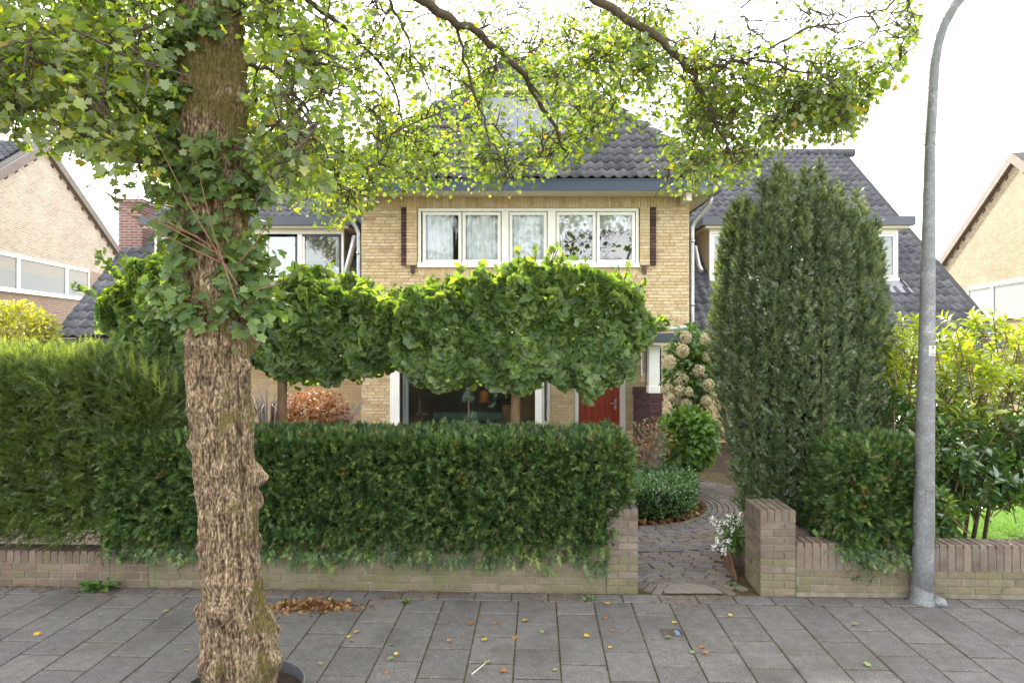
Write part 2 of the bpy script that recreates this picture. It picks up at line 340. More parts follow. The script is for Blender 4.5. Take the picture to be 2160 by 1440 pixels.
def make_special():
    # red varnished door: vertical grain
    m = noise_mat('red_varnished_wood', [(0.3, (0.22, 0.022, 0.006)), (0.7, (0.36, 0.045, 0.012))], 6, rough=0.35, bump=0.15, stretch=(8, 8, 0.6), spec=0.5); M['red_door'] = m
    # galvanised steel: spangle mottling
    m, n, l, out = nodes('galvanised_steel'); b = n.new('ShaderNodeBsdfPrincipled'); g = n.new('ShaderNodeNewGeometry')
    v = n.new('ShaderNodeTexVoronoi'); v.inputs['Scale'].default_value = 70; l.new(g.outputs['Position'], v.inputs['Vector'])
    z = n.new('ShaderNodeTexNoise'); z.inputs['Scale'].default_value = 9; z.inputs['Detail'].default_value = 8; z.inputs['Roughness'].default_value = 0.75; l.new(g.outputs['Position'], z.inputs['Vector'])
    c1 = ramp(n, [(0.2, (0.13, 0.137, 0.145)), (0.8, (0.185, 0.192, 0.20))]); l.new(v.outputs['Distance'], c1.inputs['Fac'])
    c2 = ramp(n, [(0.32, (0.68,) * 3), (0.55, (1.0,) * 3), (0.68, (1.75,) * 3)]); l.new(z.outputs['Fac'], c2.inputs['Fac'])
    mm = n.new('ShaderNodeMix'); mm.data_type = 'RGBA'; mm.blend_type = 'MULTIPLY'; mm.inputs['Factor'].default_value = 1
    l.new(c1.outputs['Color'], mm.inputs['A']); l.new(c2.outputs['Color'], mm.inputs['B']); l.new(mm.outputs['Result'], b.inputs['Base Color'])
    b.inputs['Roughness'].default_value = 0.55; b.inputs['Metallic'].default_value = 0.35; l.new(b.outputs[0], out.inputs['Surface']); M['galv'] = m
    # bark with fissures and moss, uses vertex attributes 'ridge' and 'moss'
    m, n, l, out = nodes('maple_bark'); b = n.new('ShaderNodeBsdfPrincipled'); g = n.new('ShaderNodeNewGeometry')
    ar = n.new('ShaderNodeAttribute'); ar.attribute_name = 'ridge'; am = n.new('ShaderNodeAttribute'); am.attribute_name = 'moss'
    c = ramp(n, [(0.0, (0.045, 0.031, 0.020)), (0.3, (0.125, 0.088, 0.056)), (0.65, (0.20, 0.147, 0.095)), (1.0, (0.275, 0.218, 0.15))]); l.new(ar.outputs['Fac'], c.inputs['Fac'])
    z = n.new('ShaderNodeTexNoise'); mpb = n.new('ShaderNodeMapping'); mpb.inputs['Scale'].default_value = (1, 1, .30); l.new(g.outputs['Position'], mpb.inputs['Vector']); z.inputs['Scale'].default_value = 105; z.inputs['Detail'].default_value = 5; z.inputs['Roughness'].default_value = .6; l.new(mpb.outputs['Vector'], z.inputs['Vector'])
    r1 = ramp(n, [(0.36, (0.42,) * 3), (0.5, (0.92,) * 3), (0.66, (1.55,) * 3)]); l.new(z.outputs['Fac'], r1.inputs['Fac'])
    mm = n.new('ShaderNodeMix'); mm.data_type = 'RGBA'; mm.blend_type = 'MULTIPLY'; mm.inputs['Factor'].default_value = 1
    l.new(c.outputs['Color'], mm.inputs['A']); l.new(r1.outputs['Color'], mm.inputs['B'])
    z2 = n.new('ShaderNodeTexNoise'); z2.inputs['Scale'].default_value = 7; z2.inputs['Detail'].default_value = 7; l.new(g.outputs['Position'], z2.inputs['Vector'])
    ad = n.new('ShaderNodeMath'); ad.operation = 'ADD'; l.new(z2.outputs['Fac'], ad.inputs[0]); l.new(am.outputs['Fac'], ad.inputs[1])
    r2 = ramp(n, [(0.54, (0, 0, 0)), (0.70, (0.85,) * 3)]); l.new(ad.outputs[0], r2.inputs['Fac'])
    m2 = n.new('ShaderNodeMix'); m2.data_type = 'RGBA'; m2.inputs['B'].default_value = (0.095, 0.080, 0.026, 1)
    l.new(r2.outputs['Color'], m2.inputs['Factor']); l.new(mm.outputs['Result'], m2.inputs['A']); m5 = n.new('ShaderNodeMix'); m5.data_type = 'RGBA'; m5.blend_type = 'MULTIPLY'; m5.inputs['Factor'].default_value = .6; l.new(m2.outputs['Result'], m5.inputs['A']); l.new(r1.outputs['Color'], m5.inputs['B']); l.new(m5.outputs['Result'], b.inputs['Base Color'])
    bp = n.new('ShaderNodeBump'); bp.inputs['Strength'].default_value = 0.9; bp.inputs['Distance'].default_value = 0.012; l.new(z.outputs['Fac'], bp.inputs['Height']); l.new(bp.outputs['Normal'], b.inputs['Normal'])
    b.inputs['Roughness'].default_value = 0.95; b.inputs['Specular IOR Level'].default_value = 0.15; l.new(b.outputs[0], out.inputs['Surface']); M['bark'] = m
make_special()
M['branch'] = noise_mat('branch_bark', [(0.3, (0.05, 0.04, 0.03)), (0.6, (0.11, 0.088, 0.066)), (0.75, (0.10, 0.105, 0.055))], 25, bump=0.6, bdist=0.01)
M['red_shoot'] = solid('reddish_shoot', (0.17, 0.085, 0.05), 0.6, var=0.2)
M['tan_bark'] = noise_mat('ginkgo_bark', [(0.3, (0.13, 0.08, 0.045)), (0.7, (0.26, 0.17, 0.10))], 30, bump=0.6, bdist=0.006, stretch=(1, 1, 0.25))
M['stem'] = solid('brown_stem', (0.12, 0.075, 0.045), 0.8, var=0.3, scale=20)
M['maple_leaf'] = leaf_mat('maple_leaf', [(0, (0.060, 0.100, 0.026)), (0.5, (0.100, 0.150, 0.038)), (0.9, (0.17, 0.21, 0.05)), (0.985, (0.26, 0.25, 0.03)), (1, (0.28, 0.15, 0.03))], trans=0.54, tcol=(2.4, 2.4, 0.6))
M['trunk_leaf'] = leaf_mat('trunk_leaf', [(0, (0.065, 0.11, 0.042)), (0.6, (0.11, 0.175, 0.06)), (1, (0.17, 0.24, 0.07))], trans=0.42, tcol=(1.9, 1.9, 0.5), gloss=0.035)
M['ginkgo_leaf'] = leaf_mat('ginkgo_leaf', [(0, (0.060, 0.112, 0.042)), (0.5, (0.110, 0.178, 0.064)), (1, (0.19, 0.265, 0.09))], trans=0.48, tcol=(2.5, 2.3, 0.4), gloss=0.04, rough=0.5)
M['yew'] = leaf_mat('yew_needle', [(0, (0.016, 0.034, 0.012)), (0.45, (0.056, 0.105, 0.034)), (0.85, (0.12, 0.19, 0.058)), (0.97, (0.19, 0.26, 0.065)), (1, (0.17, 0.09, 0.04))], trans=0.25, tcol=(1.5, 1.5, 0.4), gloss=0.03, rough=0.35)
M['yew_blue'] = leaf_mat('column_yew_needle', [(0, (0.030, 0.050, 0.026)), (0.45, (0.080, 0.122, 0.056)), (1, (0.18, 0.235, 0.11))], trans=0.28, tcol=(1.8, 1.7, 0.5), gloss=0.08, rough=0.35)
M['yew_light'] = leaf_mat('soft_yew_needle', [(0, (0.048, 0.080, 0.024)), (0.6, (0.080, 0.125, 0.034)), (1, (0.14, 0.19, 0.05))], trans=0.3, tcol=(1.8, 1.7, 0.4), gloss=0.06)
M['yew_tip_sunlit'] = leaf_mat('sunlit_yew_tip', [(0, (0.14, 0.20, 0.055)), (1, (0.26, 0.33, 0.09))], trans=0.5, tcol=(1.8, 1.7, 0.5), gloss=0.03)  # yellow-green sunlight on the hedge top put into the needle colour
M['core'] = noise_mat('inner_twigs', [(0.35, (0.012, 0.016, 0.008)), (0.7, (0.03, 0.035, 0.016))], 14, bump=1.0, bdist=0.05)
M['laurel'] = leaf_mat('laurel_leaf', [(0, (0.045, 0.095, 0.032)), (0.55, (0.085, 0.16, 0.045)), (0.72, (0.17, 0.24, 0.035)), (0.97, (0.30, 0.36, 0.045)), (1.0, (0.40, 0.08, 0.02))], trans=0.35, tcol=(2.0, 1.9, 0.4), gloss=0.10, rough=0.25, attr_only=True)
M['laurel_one'] = leaf_mat('laurel_leaf_dark', [(0, (0.045, 0.095, 0.032)), (0.7, (0.075, 0.145, 0.042)), (1, (0.11, 0.19, 0.05))], trans=0.32, tcol=(2.0, 1.9, 0.4), gloss=0.10, rough=0.25)
M['box'] = leaf_mat('box_leaf', [(0, (0.05, 0.12, 0.035)), (0.6, (0.08, 0.18, 0.05)), (1, (0.14, 0.26, 0.08))], trans=0.25, gloss=0.12, rough=0.3)
M['hydrangea_leaf'] = leaf_mat('hydrangea_leaf', [(0, (0.05, 0.11, 0.03)), (0.6, (0.08, 0.17, 0.035)), (1, (0.13, 0.23, 0.045))], trans=0.4, tcol=(1.6, 1.6, 0.4))
M['hydrangea_bright'] = leaf_mat('bright_hydrangea_leaf', [(0, (0.07, 0.14, 0.03)), (0.6, (0.11, 0.20, 0.04)), (1, (0.16, 0.27, 0.055))], trans=0.4, tcol=(1.6, 1.6, 0.4), gloss=.04)
M['floret'] = leaf_mat('cream_floret', [(0, (0.48, 0.46, 0.27)), (0.6, (0.60, 0.53, 0.38)), (0.9, (0.62, 0.44, 0.36)), (1, (0.50, 0.55, 0.28))], trans=0.3, tcol=(1, 1, 0.8), gloss=0)
M['white_petal'] = leaf_mat('white_petal', [(0, (0.70, 0.70, 0.68)), (1, (0.82, 0.82, 0.80))], trans=0.3, tcol=(1, 1, 1), gloss=0)
M['bronze'] = leaf_mat('bronze_leaf', [(0, (0.20, 0.085, 0.04)), (0.6, (0.30, 0.14, 0.065)), (1, (0.38, 0.20, 0.10))], trans=0.35, tcol=(1.2, 1.0, 0.6), gloss=0.03)
M['grey_twig'] = leaf_mat('grey_twig', [(0, (0.18, 0.15, 0.15)), (1, (0.34, 0.30, 0.30))], trans=0.1, tcol=(1, 1, 1), gloss=0.02)
M['barberry'] = leaf_mat('barberry_leaf', [(0, (0.09, 0.11, 0.03)), (0.5, (0.16, 0.15, 0.05)), (1, (0.36, 0.10, 0.07))], trans=0.4, tcol=(1.5, 1.3, 0.5))
M['gold'] = leaf_mat('golden_shrub_leaf', [(0, (0.16, 0.19, 0.03)), (0.6, (0.26, 0.27, 0.035)), (1, (0.36, 0.34, 0.05))], trans=0.45, tcol=(1.6, 1.5, 0.5))
M['pine'] = leaf_mat('pine_needle', [(0, (0.06, 0.13, 0.09)), (1, (0.13, 0.23, 0.16))], trans=0.2, tcol=(1.3, 1.4, 0.8))
M['grass'] = leaf_mat('grass_blade', [(0, (0.075, 0.17, 0.02)), (0.6, (0.11, 0.23, 0.025)), (1, (0.16, 0.29, 0.035))], trans=0.4, tcol=(1.6, 1.6, 0.4), gloss=0.03)
M['lawn'] = noise_mat('lawn_turf', [(0.3, (0.05, 0.11, 0.016)), (0.7, (0.10, 0.19, 0.026))], 30, bump=1.0)
M['weed'] = leaf_mat('weed_leaf', [(0, (0.05, 0.11, 0.02)), (1, (0.10, 0.18, 0.035))], trans=0.35)
M['litter'] = leaf_mat('dry_leaf', [(0, (0.10, 0.05, 0.025)), (0.55, (0.19, 0.09, 0.04)), (0.85, (0.30, 0.17, 0.06)), (1, (0.34, 0.26, 0.08))], trans=0.2, tcol=(1.2, 1, 0.5), gloss=0.03)
M['yellow_leaf'] = leaf_mat('yellow_leaf', [(0, (0.52, 0.33, 0.05)), (1, (0.60, 0.42, 0.08))], trans=0.2, tcol=(1.2, 1, 0.5), gloss=0.03)
M['brown_leaf'] = leaf_mat('brown_leaf', [(0, (0.28, 0.12, 0.04)), (1, (0.40, 0.20, 0.07))], trans=0.2, tcol=(1.2, 1, 0.5), gloss=0.03)
M['green_leaf'] = leaf_mat('fallen_green_leaf', [(0, (0.22, 0.28, 0.10)), (1, (0.30, 0.36, 0.16))], trans=0.2, tcol=(1.2, 1.2, 0.5), gloss=0.03)
M['sticker'] = solid('sticker_vinyl', (0.55, 0.52, 0.50), 0.5, var=0.03)
M['black'] = solid('black_print', (0.02, 0.02, 0.02), 0.6)
M['blue_plate'] = solid('blue_plate', (0.09, 0.17, 0.30), 0.5)
M['nb_left'] = brick_tex_mat('pale_pink_brick', (0.29, 0.235, 0.175), (0.40, 0.33, 0.25), (0.54, 0.49, 0.42), 'yz')
M['nb_left_dark'] = brick_tex_mat('brown_shaded_brick', (0.20, 0.135, 0.10), (0.26, 0.18, 0.13), (0.38, 0.33, 0.28), 'yz')
M['nb_right'] = brick_tex_mat('pale_yellow_brick', (0.24, 0.195, 0.125), (0.33, 0.275, 0.185), (0.17, 0.14, 0.105), 'yz')
M['wing_brick'] = brick_tex_mat('wing_brick', (0.44, 0.29, 0.12), (0.52, 0.36, 0.17), (0.34, 0.29, 0.24), 'xz')
M['chimney_brick'] = brick_tex_mat('chimney_brick', (0.15, 0.075, 0.065), (0.21, 0.11, 0.09), (0.30, 0.26, 0.24), 'xz')

# ------------------------------------------------------------------ piece meshes
_cache = {}
def piece_mesh(L, W, H, ch, mat, key):
    k = (round(L, 3), round(W, 3), round(H, 3), key)
    if k in _cache: return _cache[k]
    x, y, z = L / 2, W / 2, H / 2; c = ch; v = []
    for zz, ins in ((-z, 0), (z - c, 0), (z, c)):
        v += [(-x + ins, -y + ins, zz), (x - ins, -y + ins, zz), (x - ins, y - ins, zz), (-x + ins, y - ins, zz)]
    f = [(8, 9, 10, 11)]
    for lv in (0, 4):
        for i in range(4): f.append((lv + i, lv + (i + 1) % 4, lv + 4 + (i + 1) % 4, lv + 4 + i))
    me = D.meshes.new(key); me.from_pydata(v, [], f); me.update(); me.materials.append(mat); _cache[k] = me; return me
def put(name, me, c, parent, rot=(0, 0, 0)):
    o = link(name, me, parent); o.location = Vector(c) - wloc(parent); o.rotation_euler = rot; return o
def facebrick(mb, c, rot_z, L, H, T=0.03, ch=0.004):
    """brick seen on its face; z of piece_mesh is outward -Y"""
    pass

# street frame: s along the front wall, t into the garden
SA = -0.0375; SCs, SSn = math.cos(SA), math.sin(SA)
def S(s, t, z=0.0): return (s * SCs - t * SSn, 5.672 + s * SSn + t * SCs, z)
def sx(px, t=0.0):
    u = (px - 1080) / 1440
    return (u * (5.672 + t * SCs) + t * SSn) / (SCs - u * SSn)

# ------------------------------------------------------------------ SETTING: ground, pavement, path, lawn
g = MB().quad((-300, -300, -0.06), (300, -300, -0.06), (300, 300, -0.06), (-300, 300, -0.06)).build('ground', M['far_ground']); tag(g, kind='structure')
pv = MB()
for (a, b, c, d) in ((-9, 9, -4.6, 0.02),):
    pv.add([S(a, c, -0.055), S(b, c, -0.055), S(b, d, -0.055), S(a, d, -0.055), S(a, c, -0.007), S(b, c, -0.007), S(b, d, -0.007), S(a, d, -0.007)],
           [(4, 5, 6, 7), (0, 1, 5, 4), (1, 2, 6, 5), (2, 3, 7, 6), (3, 0, 4, 7)])
pavement = pv.build('pavement', M['joint']); tag(pavement, kind='structure')
rd = MB(); rd.add([S(-40, -12, -.05), S(40, -12, -.05), S(40, -4.72, -.05), S(-40, -4.72, -.05)], [(0, 1, 2, 3)]); tag(rd.build('bounce_road', M['bounce_road']), kind='structure')  # unseen street surface behind the camera, added to bounce warm light onto the house
kb = MB(); kb.add([S(-40, -4.72, z) for z in (-.08, .0)] + [S(40, -4.72, z) for z in (.0, -.08)] + [S(-40, -4.6, 0), S(40, -4.6, 0)], [(0, 3, 2, 1), (1, 2, 5, 4)]); tag(kb.build('kerb', M['wall_mortar']), kind='structure')
TW, TD, GAP = 0.30, 0.40, 0.009
s_off = sx(1092, -(5.672 - 5.26)) # a column joint seen at x=1092
tree_c = (PX(503, 3.97), 3.97)
tree_s = tree_c[0]
cover_c = P(1418, 1334, CAMZ * 1440 / (1334 - 715))
def put_tile(s0, s1, t0, t1):
    me = piece_mesh(s1 - s0 - GAP, t1 - t0 - GAP * 1.7, 0.045, 0.005, M['tile'], 'paving_tile')
    c = S((s0 + s1) / 2, (t0 + t1) / 2, -0.0225 + random.uniform(-0.0022, 0.0022))
    o = put('paving_tile', me, c, pavement, (random.uniform(-0.004, 0.004), random.uniform(-0.004, 0.004), SA + random.uniform(-0.003, 0.003)))
ds = s_off
k0 = -int((6.2 + ds) / TW) - 1
for k in range(k0, k0 + 43):
    s0 = ds + k * TW
    off = 0.0 if k % 2 == 0 else TD / 2
    # column joints: even column tiles end at t = -0.22 - off
    t = -0.185
    cuts = [t]
    t1 = 5.03 - 5.672 + (0 if k % 2 == 0 else TD / 2) + random.uniform(-.006, .006)   # first cross joint
    while t1 > t - 0.02: t1 -= TD
    while t1 > -2.3:
        cuts.append(t1); t1 -= TD
    for a, b in zip(cuts[1:], cuts[:-1]):
        if b - a < 0.06: continue
        put_tile(s0, s0 + TW, a, b)
s = -6.0
while s < 6.4:
    put_tile(s, s + 0.30, -0.185, -0.012); s += 0.30

soil = MB()
def sheet(name, pts, z, mat, kind='structure'):
    o = MB().quad(*[(x, y, z) for x, y in pts]).build(name, mat); tag(o, kind=kind); return o
sheet('garden_soil', [S(-9, 0.05)[:2], S(9, 0.05)[:2], (14, 30), (-14, 30)], -0.025, M['soil'])
# right-hand lawn
lawn_pts = [(3.0, 6.0), (9.5, 5.8), (11.5, 13.2), (4.2, 13.2)]
lawn = sheet('lawn', lawn_pts, 0.03, M['lawn'])
gx = rng.uniform(3.6, 8.6, 26000); gy = rng.uniform(5.95, 11.5, 26000)
gp = np.stack([gx, gy, np.full_like(gx, 0.03)], 1)
BLADE = (np.array([(-0.06, 0, 0), (0.06, 0, 0), (0.0, 1, 0.25)], float), np.array([(0, 1, 2)]))
gd = np.stack([rng.normal(0, 0.3, len(gx)), rng.normal(0, 0.3, len(gx)), np.ones_like(gx)], 1)
gn = rng.normal(0, 1, (len(gx), 3))
o = foliage('grass', BLADE, gp, gd, gn, rng.uniform(0.03, 0.07, len(gx)), M['grass'], None); 

# curving path of clinker setts
path = MB()
BC = (1.35, 8.75)      # centre of the clipped box cushion the path bends round
path_pts = []
pth = sheet('garden_path', [(0.5, 5.64), (1.0, 5.56), (2.06, 5.52), (2.05, 6.2), (2.2, 6.7), (2.65, 7.6), (3.05, 8.6), (3.25, 9.6), (3.3, 10.8), (2.5, 10.8), (2.35, 9.0), (2.0, 7.9), (1.35, 7.6), (0.5, 7.6)], -0.006, M['joint'])
EC = (1.50, 5.60)
def right_edge(y):
    ys = [5.5, 6.0, 6.3, 6.7, 7.2, 7.8, 8.6, 9.4, 10.8]; xs = [1.98, 1.96, 1.98, 2.12, 2.35, 2.62, 2.95, 3.12, 3.25]
    return float(np.interp(y, ys, xs))
setts = []
def ring_setts(c, r, a0, a1, ok, w):
    n = max(2, int((a1 - a0) * r / 0.185)); off = random.random()
    for i in range(n):
        a = a0 + (i + off) * (a1 - a0) / n
        x, y = c[0] + r * math.cos(a), c[1] + r * math.sin(a)
        if ok(x, y): setts.append((x, y, a + PI / 2, (a1 - a0) * r / n, w))
r = 1.13
while r < 2.02:
    ring_setts(BC, r, -2.25, 0.75, lambda x, y: x > 0.95 and x < right_edge(y) - 0.03 and y > 5.75, 0.058); r += 0.066
r = 0.29
while r < 1.35:
    ring_setts(EC, r, 0.02, PI - 0.02, lambda x, y: 1.07 < x < right_edge(y) - 0.02 and math.hypot(x - BC[0], y - BC[1]) > 2.06 and y > 5.66, 0.070); r += 0.078
setts.sort(key=lambda q: q[1])
for i, (x, y, a, L, w) in enumerate(setts[:300]):
    me = piece_mesh(round((L - 0.012) / 0.02) * 0.02, w, 0.05, 0.005, M['sett'], 'paving_sett')
    put('paving_sett', me, (x, y, -0.012 + random.uniform(-0.003, 0.003)), pth, (random.uniform(-0.03, 0.03), random.uniform(-0.03, 0.03), a + random.uniform(-0.03, 0.03)))
gm = MB(); gm.add([(EC[0] + 0.24 * math.cos(t) * 1.0, 5.63 + 0.24 * math.sin(t), 0.006) for t in np.linspace(0, PI, 14)], [tuple(range(14))])
tag(gm.build('gravel_patch', M['gravel']), kind='structure')
# gravel stones in the half-round patch
n = 500; ga = rng.uniform(0, PI, n); gr = 0.23 * np.sqrt(rng.random(n))
STONE = (np.array([(-.5, -.5, 0), (.5, -.4, 0), (.4, .5, 0), (-.5, .4, 0), (0, 0, .5)], float), np.array([(0, 1, 4), (1, 2, 4), (2, 3, 4), (3, 0, 4)]))
foliage('gravel', STONE, np.stack([EC[0] + gr * np.cos(ga), 5.63 + gr * np.sin(ga), np.full(n, 0.006)], 1), np.stack([rng.normal(0, 1, n), rng.normal(0, 1, n), np.zeros(n)], 1), np.tile([0., 0., 1.], (n, 1)), rng.uniform(0.007, 0.016, n), M['gravel'], None)

# ------------------------------------------------------------------ garden walls, brick by brick
def bricks_front(par, s0, s1, z0, rows, mat, start=0.0, pitch=0.062, L=0.215, t=-0.0, key='brick', skip=None):
    for r in range(rows):
        z = z0 + r * pitch; a = s0 - (start + (r % 2) * 0.5) * L
        while a < s1 - 0.01:
            b = a + L; x0, x1 = max(a, s0), min(b, s1)
            if x1 - x0 > 0.03:
                me = piece_mesh(round(x1 - x0 - 0.011, 2), pitch - 0.010, 0.10, 0.004, mat, key + mat.name)
                c = S((x0 + x1) / 2, t + 0.05 + random.uniform(-0.0015, 0.0015), z + pitch / 2)
                put('brick', me, c, par, (PI / 2, random.uniform(-0.004, 0.004), SA))
            a = b
def uprights(par, s0, s1, z0, h, mat, t=0.0, pitch=0.064, depth=0.2, key='upright'):
    n = max(1, round((s1 - s0) / pitch)); p = (s1 - s0) / n
    for i in range(n):
        me = piece_mesh(round(p - 0.011, 3), depth, h, 0.004, mat, key + mat.name)
        put('brick', me, S(s0 + (i + 0.5) * p, t + depth / 2, z0 + h / 2 + random.uniform(-0.002, 0.002)), par, (0, random.uniform(-0.01, 0.01), SA + random.uniform(-0.01, 0.01)))
def wall_core(par, s0, s1, z1, t0=0.006, t1=0.19, z0=-0.03):
    mb = MB(); v = [S(a, b, z) for z in (z0, z1) for (a, b) in ((s0, t0), (s1, t0), (s1, t1), (s0, t1))]
    mb.add(v, [(0, 3, 2, 1), (4, 5, 6, 7), (0, 1, 5, 4), (1, 2, 6, 5), (2, 3, 7, 6), (3, 0, 4, 7)])
    return mb.build('mortar_core', M['wall_mortar'], par)
sA0, sA1, sB0, sB1 = -6.2, sx(232), sx(314), sx(1278)
sL1 = sx(1347); sR0, sR1 = sx(1603), sx(1680); sC1 = 6.4
wa = thing('garden_wall', 'low brown brick wall with upright top course below the tall soft hedge at the far left', 'garden wall', S((sA0 + sA1) / 2, 0))
wall_core(wa, sA0, sA1, 0.27); bricks_front(wa, sA0, sA1, 0.0, 3, M['wall_brick']); uprights(wa, sA0, sA1, 0.19, 0.105, M['wall_brick'])
wa2 = thing('wall_pier', 'stepped brown brick end of the left wall, half under the clipped yew hedge', 'wall pier', S((sA1 + sB0) / 2, 0))
wall_core(wa2, sA1 + 0.003, sB0 - 0.005, 0.40); bricks_front(wa2, sA1 + 0.003, sB0 - 0.005, 0.0, 7, M['wall_brick'], start=0.3)
wb = thing('garden_wall', 'low green-stained brick wall under the long clipped yew hedge', 'garden wall', S((sB0 + sB1) / 2, 0))
wall_core(wb, sB0, sB1, 0.37); bricks_front(wb, sB0, sB1, 0.0, 3, M['wall_brick_moss'], start=0.2); uprights(wb, sB0, sB1, 0.189, 0.205, M['wall_brick_moss'])
wc = thing('garden_wall', 'low brick wall with tall upright top course behind the lamp post', 'garden wall', S((sR1 + sC1) / 2, 0))
wall_core(wc, sR1, sC1, 0.40); uprights(wc, sR1, sC1, 0.216, 0.215, M['wall_brick_red'])
bricks_front(wc, sR1, sC1, 0.03, 3, M['wall_brick_moss'], start=0.4)
def pier(s0, s1, t1, label, side_sign):
    p = thing('gate_pier', label, 'gate pier', S((s0 + s1) / 2, t1 / 2), 'brick piers beside the garden path')
    wall_core(p, s0 + 0.007, s1 - 0.007, 0.69, 0.008, t1 - 0.008)
    pit = 0.0597; sw = s1 - s0
    for r in range(10):
        mat = M['wall_brick_moss'] if r < 5 and random.random() < 0.75 else M['wall_brick_red']
        z = r * pit + pit / 2
        cut = 0.36 if r % 2 == 0 else 0.66
        for a, b in ((s0, s0 + sw * cut), (s0 + sw * cut, s1)):
            me = piece_mesh(round(b - a - 0.010, 3), pit - 0.010, 0.10, 0.004, mat, 'pier' + mat.name)
            put('brick', me, S((a + b) / 2, 0.05, z), p, (PI / 2, 0, SA))
        # side faces
        segs = ((0.102, 0.21), (0.21, t1)) if r % 2 else ((0.102, 0.315), (0.315, t1))
        for sgn, sp in ((-1, s0), (1, s1)):
            for a, b in segs:
                me = piece_mesh(round(b - a - 0.010, 3), pit - 0.010, 0.09, 0.004, mat, 'pside' + mat.name)
                put('brick', me, S(sp - sgn * 0.045, (a + b) / 2, z), p, (PI / 2, 0, SA + (PI / 2 if sgn > 0 else -PI / 2)))
    uprights(p, s0, s1, 10 * pit + 0.004, 0.098, M['wall_brick_red'], 0.0, 0.064, 0.21, 'cap')
    uprights(p, s0, s1, 10 * pit + 0.004, 0.098, M['wall_brick_red'], 0.215, 0.064, t1 - 0.215, 'cap')
pier(sB1, sL1, 0.42, 'brick gate pier left of the path, partly under the yew hedge end', 1)
pier(sR0, sR1, 0.42, 'square brick gate pier right of the path, in front of the columnar yew', -1)
# rusted steel edging by the right pier
MB().add([(1.93, 5.86, 0.0), (1.975, 6.3, 0.0), (2.13, 6.75, 0.0), (2.36, 7.2, 0), (1.93, 5.86, 0.20), (1.975, 6.3, 0.24), (2.13, 6.75, 0.12), (2.36, 7.2, 0.08),
          (1.945, 5.86, 0.0), (1.99, 6.3, 0.0), (2.145, 6.745, 0.0), (2.375, 7.19, 0), (1.945, 5.86, 0.20), (1.99, 6.3, 0.24), (2.145, 6.745, 0.12), (2.375, 7.19, 0.08)],
         [(0, 1, 5, 4), (1, 2, 6, 5), (2, 3, 7, 6), (8, 12, 13, 9), (9, 13, 14, 10), (10, 14, 15, 11), (4, 5, 13, 12), (5, 6, 14, 13), (6, 7, 15, 14), (0, 4, 12, 8), (3, 11, 15, 7)])
ed = MB(); ed.v = []
def edging():
    mb = MB()
    pts = [(1.95, 5.95, 0.02), (1.94, 6.15, 0.22), (1.97, 6.35, 0.24), (2.12, 6.75, 0.13), (2.36, 7.2, 0.08), (2.62, 7.8, 0.06), (2.95, 8.6, 0.06)]
    v = []; 
    for x, y, h in pts: v += [(x, y, -0.02), (x, y, h), (x + 0.012, y, -0.02), (x + 0.012, y, h)]
    f = []
    for i in range(len(pts) - 1):
        a = i * 4; b = a + 4
        f += [(a, b, b + 1, a + 1), (a + 2, a + 3, b + 3, b + 2), (a + 1, b + 1, b + 3, a + 3)]
    f += [(0, 1, 3, 2)]
    mb.add(v, f); o = mb.build('steel_edging', M['corten']); tag(o, 'rusty steel bed edging curving along the path beside the right pier', 'bed edging')
edging()

# ------------------------------------------------------------------ HOUSE
WY = 12.8
xl, xr = PX(762, WY), PX(1454, WY); ZT = PZ(415, WY)
house = thing('house', 'yellow brick house with dark pantile roof, white windows and red front door', 'house', (0.3, WY, 0))
UW = (PX(882, WY), PX(1347, WY), PZ(563, WY), PZ(440, WY))
GW = (PX(830, WY), PX(1157, WY), 0.47, 2.25)
DW = (PX(1212, WY), PX(1320, WY), 0.0, 2.15)
SW = (PX(1353, WY), PX(1367, WY), 1.42, 2.0)
holes = [UW, GW, DW, SW]
def in_hole(x0, x1, z0, z1, hs=holes, eps=0.004):
    return any(x1 > h[0] + eps and x0 < h[1] - eps and z1 > h[2] + eps and z0 < h[3] - eps for h in hs)
wall = MB()
xs = sorted(set([xl, xr] + [v for h in holes for v in h[:2]])); zs = sorted(set([0, ZT + 0.2] + [v for h in holes for v in h[2:]]))
for i in range(len(xs) - 1):
    for j in range(len(zs) - 1):
        a, b, c, d = xs[i], xs[i + 1], zs[j], zs[j + 1]
        if in_hole(a, b, c, d): continue
        wall.quad((a, WY + .012, c), (b, WY + .012, c), (b, WY + .012, d), (a, WY + .012, d))
        wall.quad((b, WY + .3, c), (a, WY + .3, c), (a, WY + .3, d), (b, WY + .3, d))
for a, b, c, d in holes:
    y0, y1 = WY + .012, WY + .3
    wall.quad((a, y0, c), (a, y0, d), (a, y1, d), (a, y1, c)); wall.quad((b, y0, d), (b, y0, c), (b, y1, c), (b, y1, d))
    wall.quad((a, y0, d), (b, y0, d), (b, y1, d), (a, y1, d)); wall.quad((b, y0, c), (a, y0, c), (a, y1, c), (b, y1, c))
wall_o = wall.build('wall', M['mortar'], house)
sw_ = MB()
for x in (xl, xr):
    sw_.box(x - 0.0, x + 0.25 if x < 0 else x, WY + 0.31, 16.5, 0, ZT + 0.2) if x < 0 else sw_.box(x - 0.25, x, WY + 0.31, 16.5, 0, ZT + 0.2)
sw_.build('side_wall', M['wing_brick'], house)
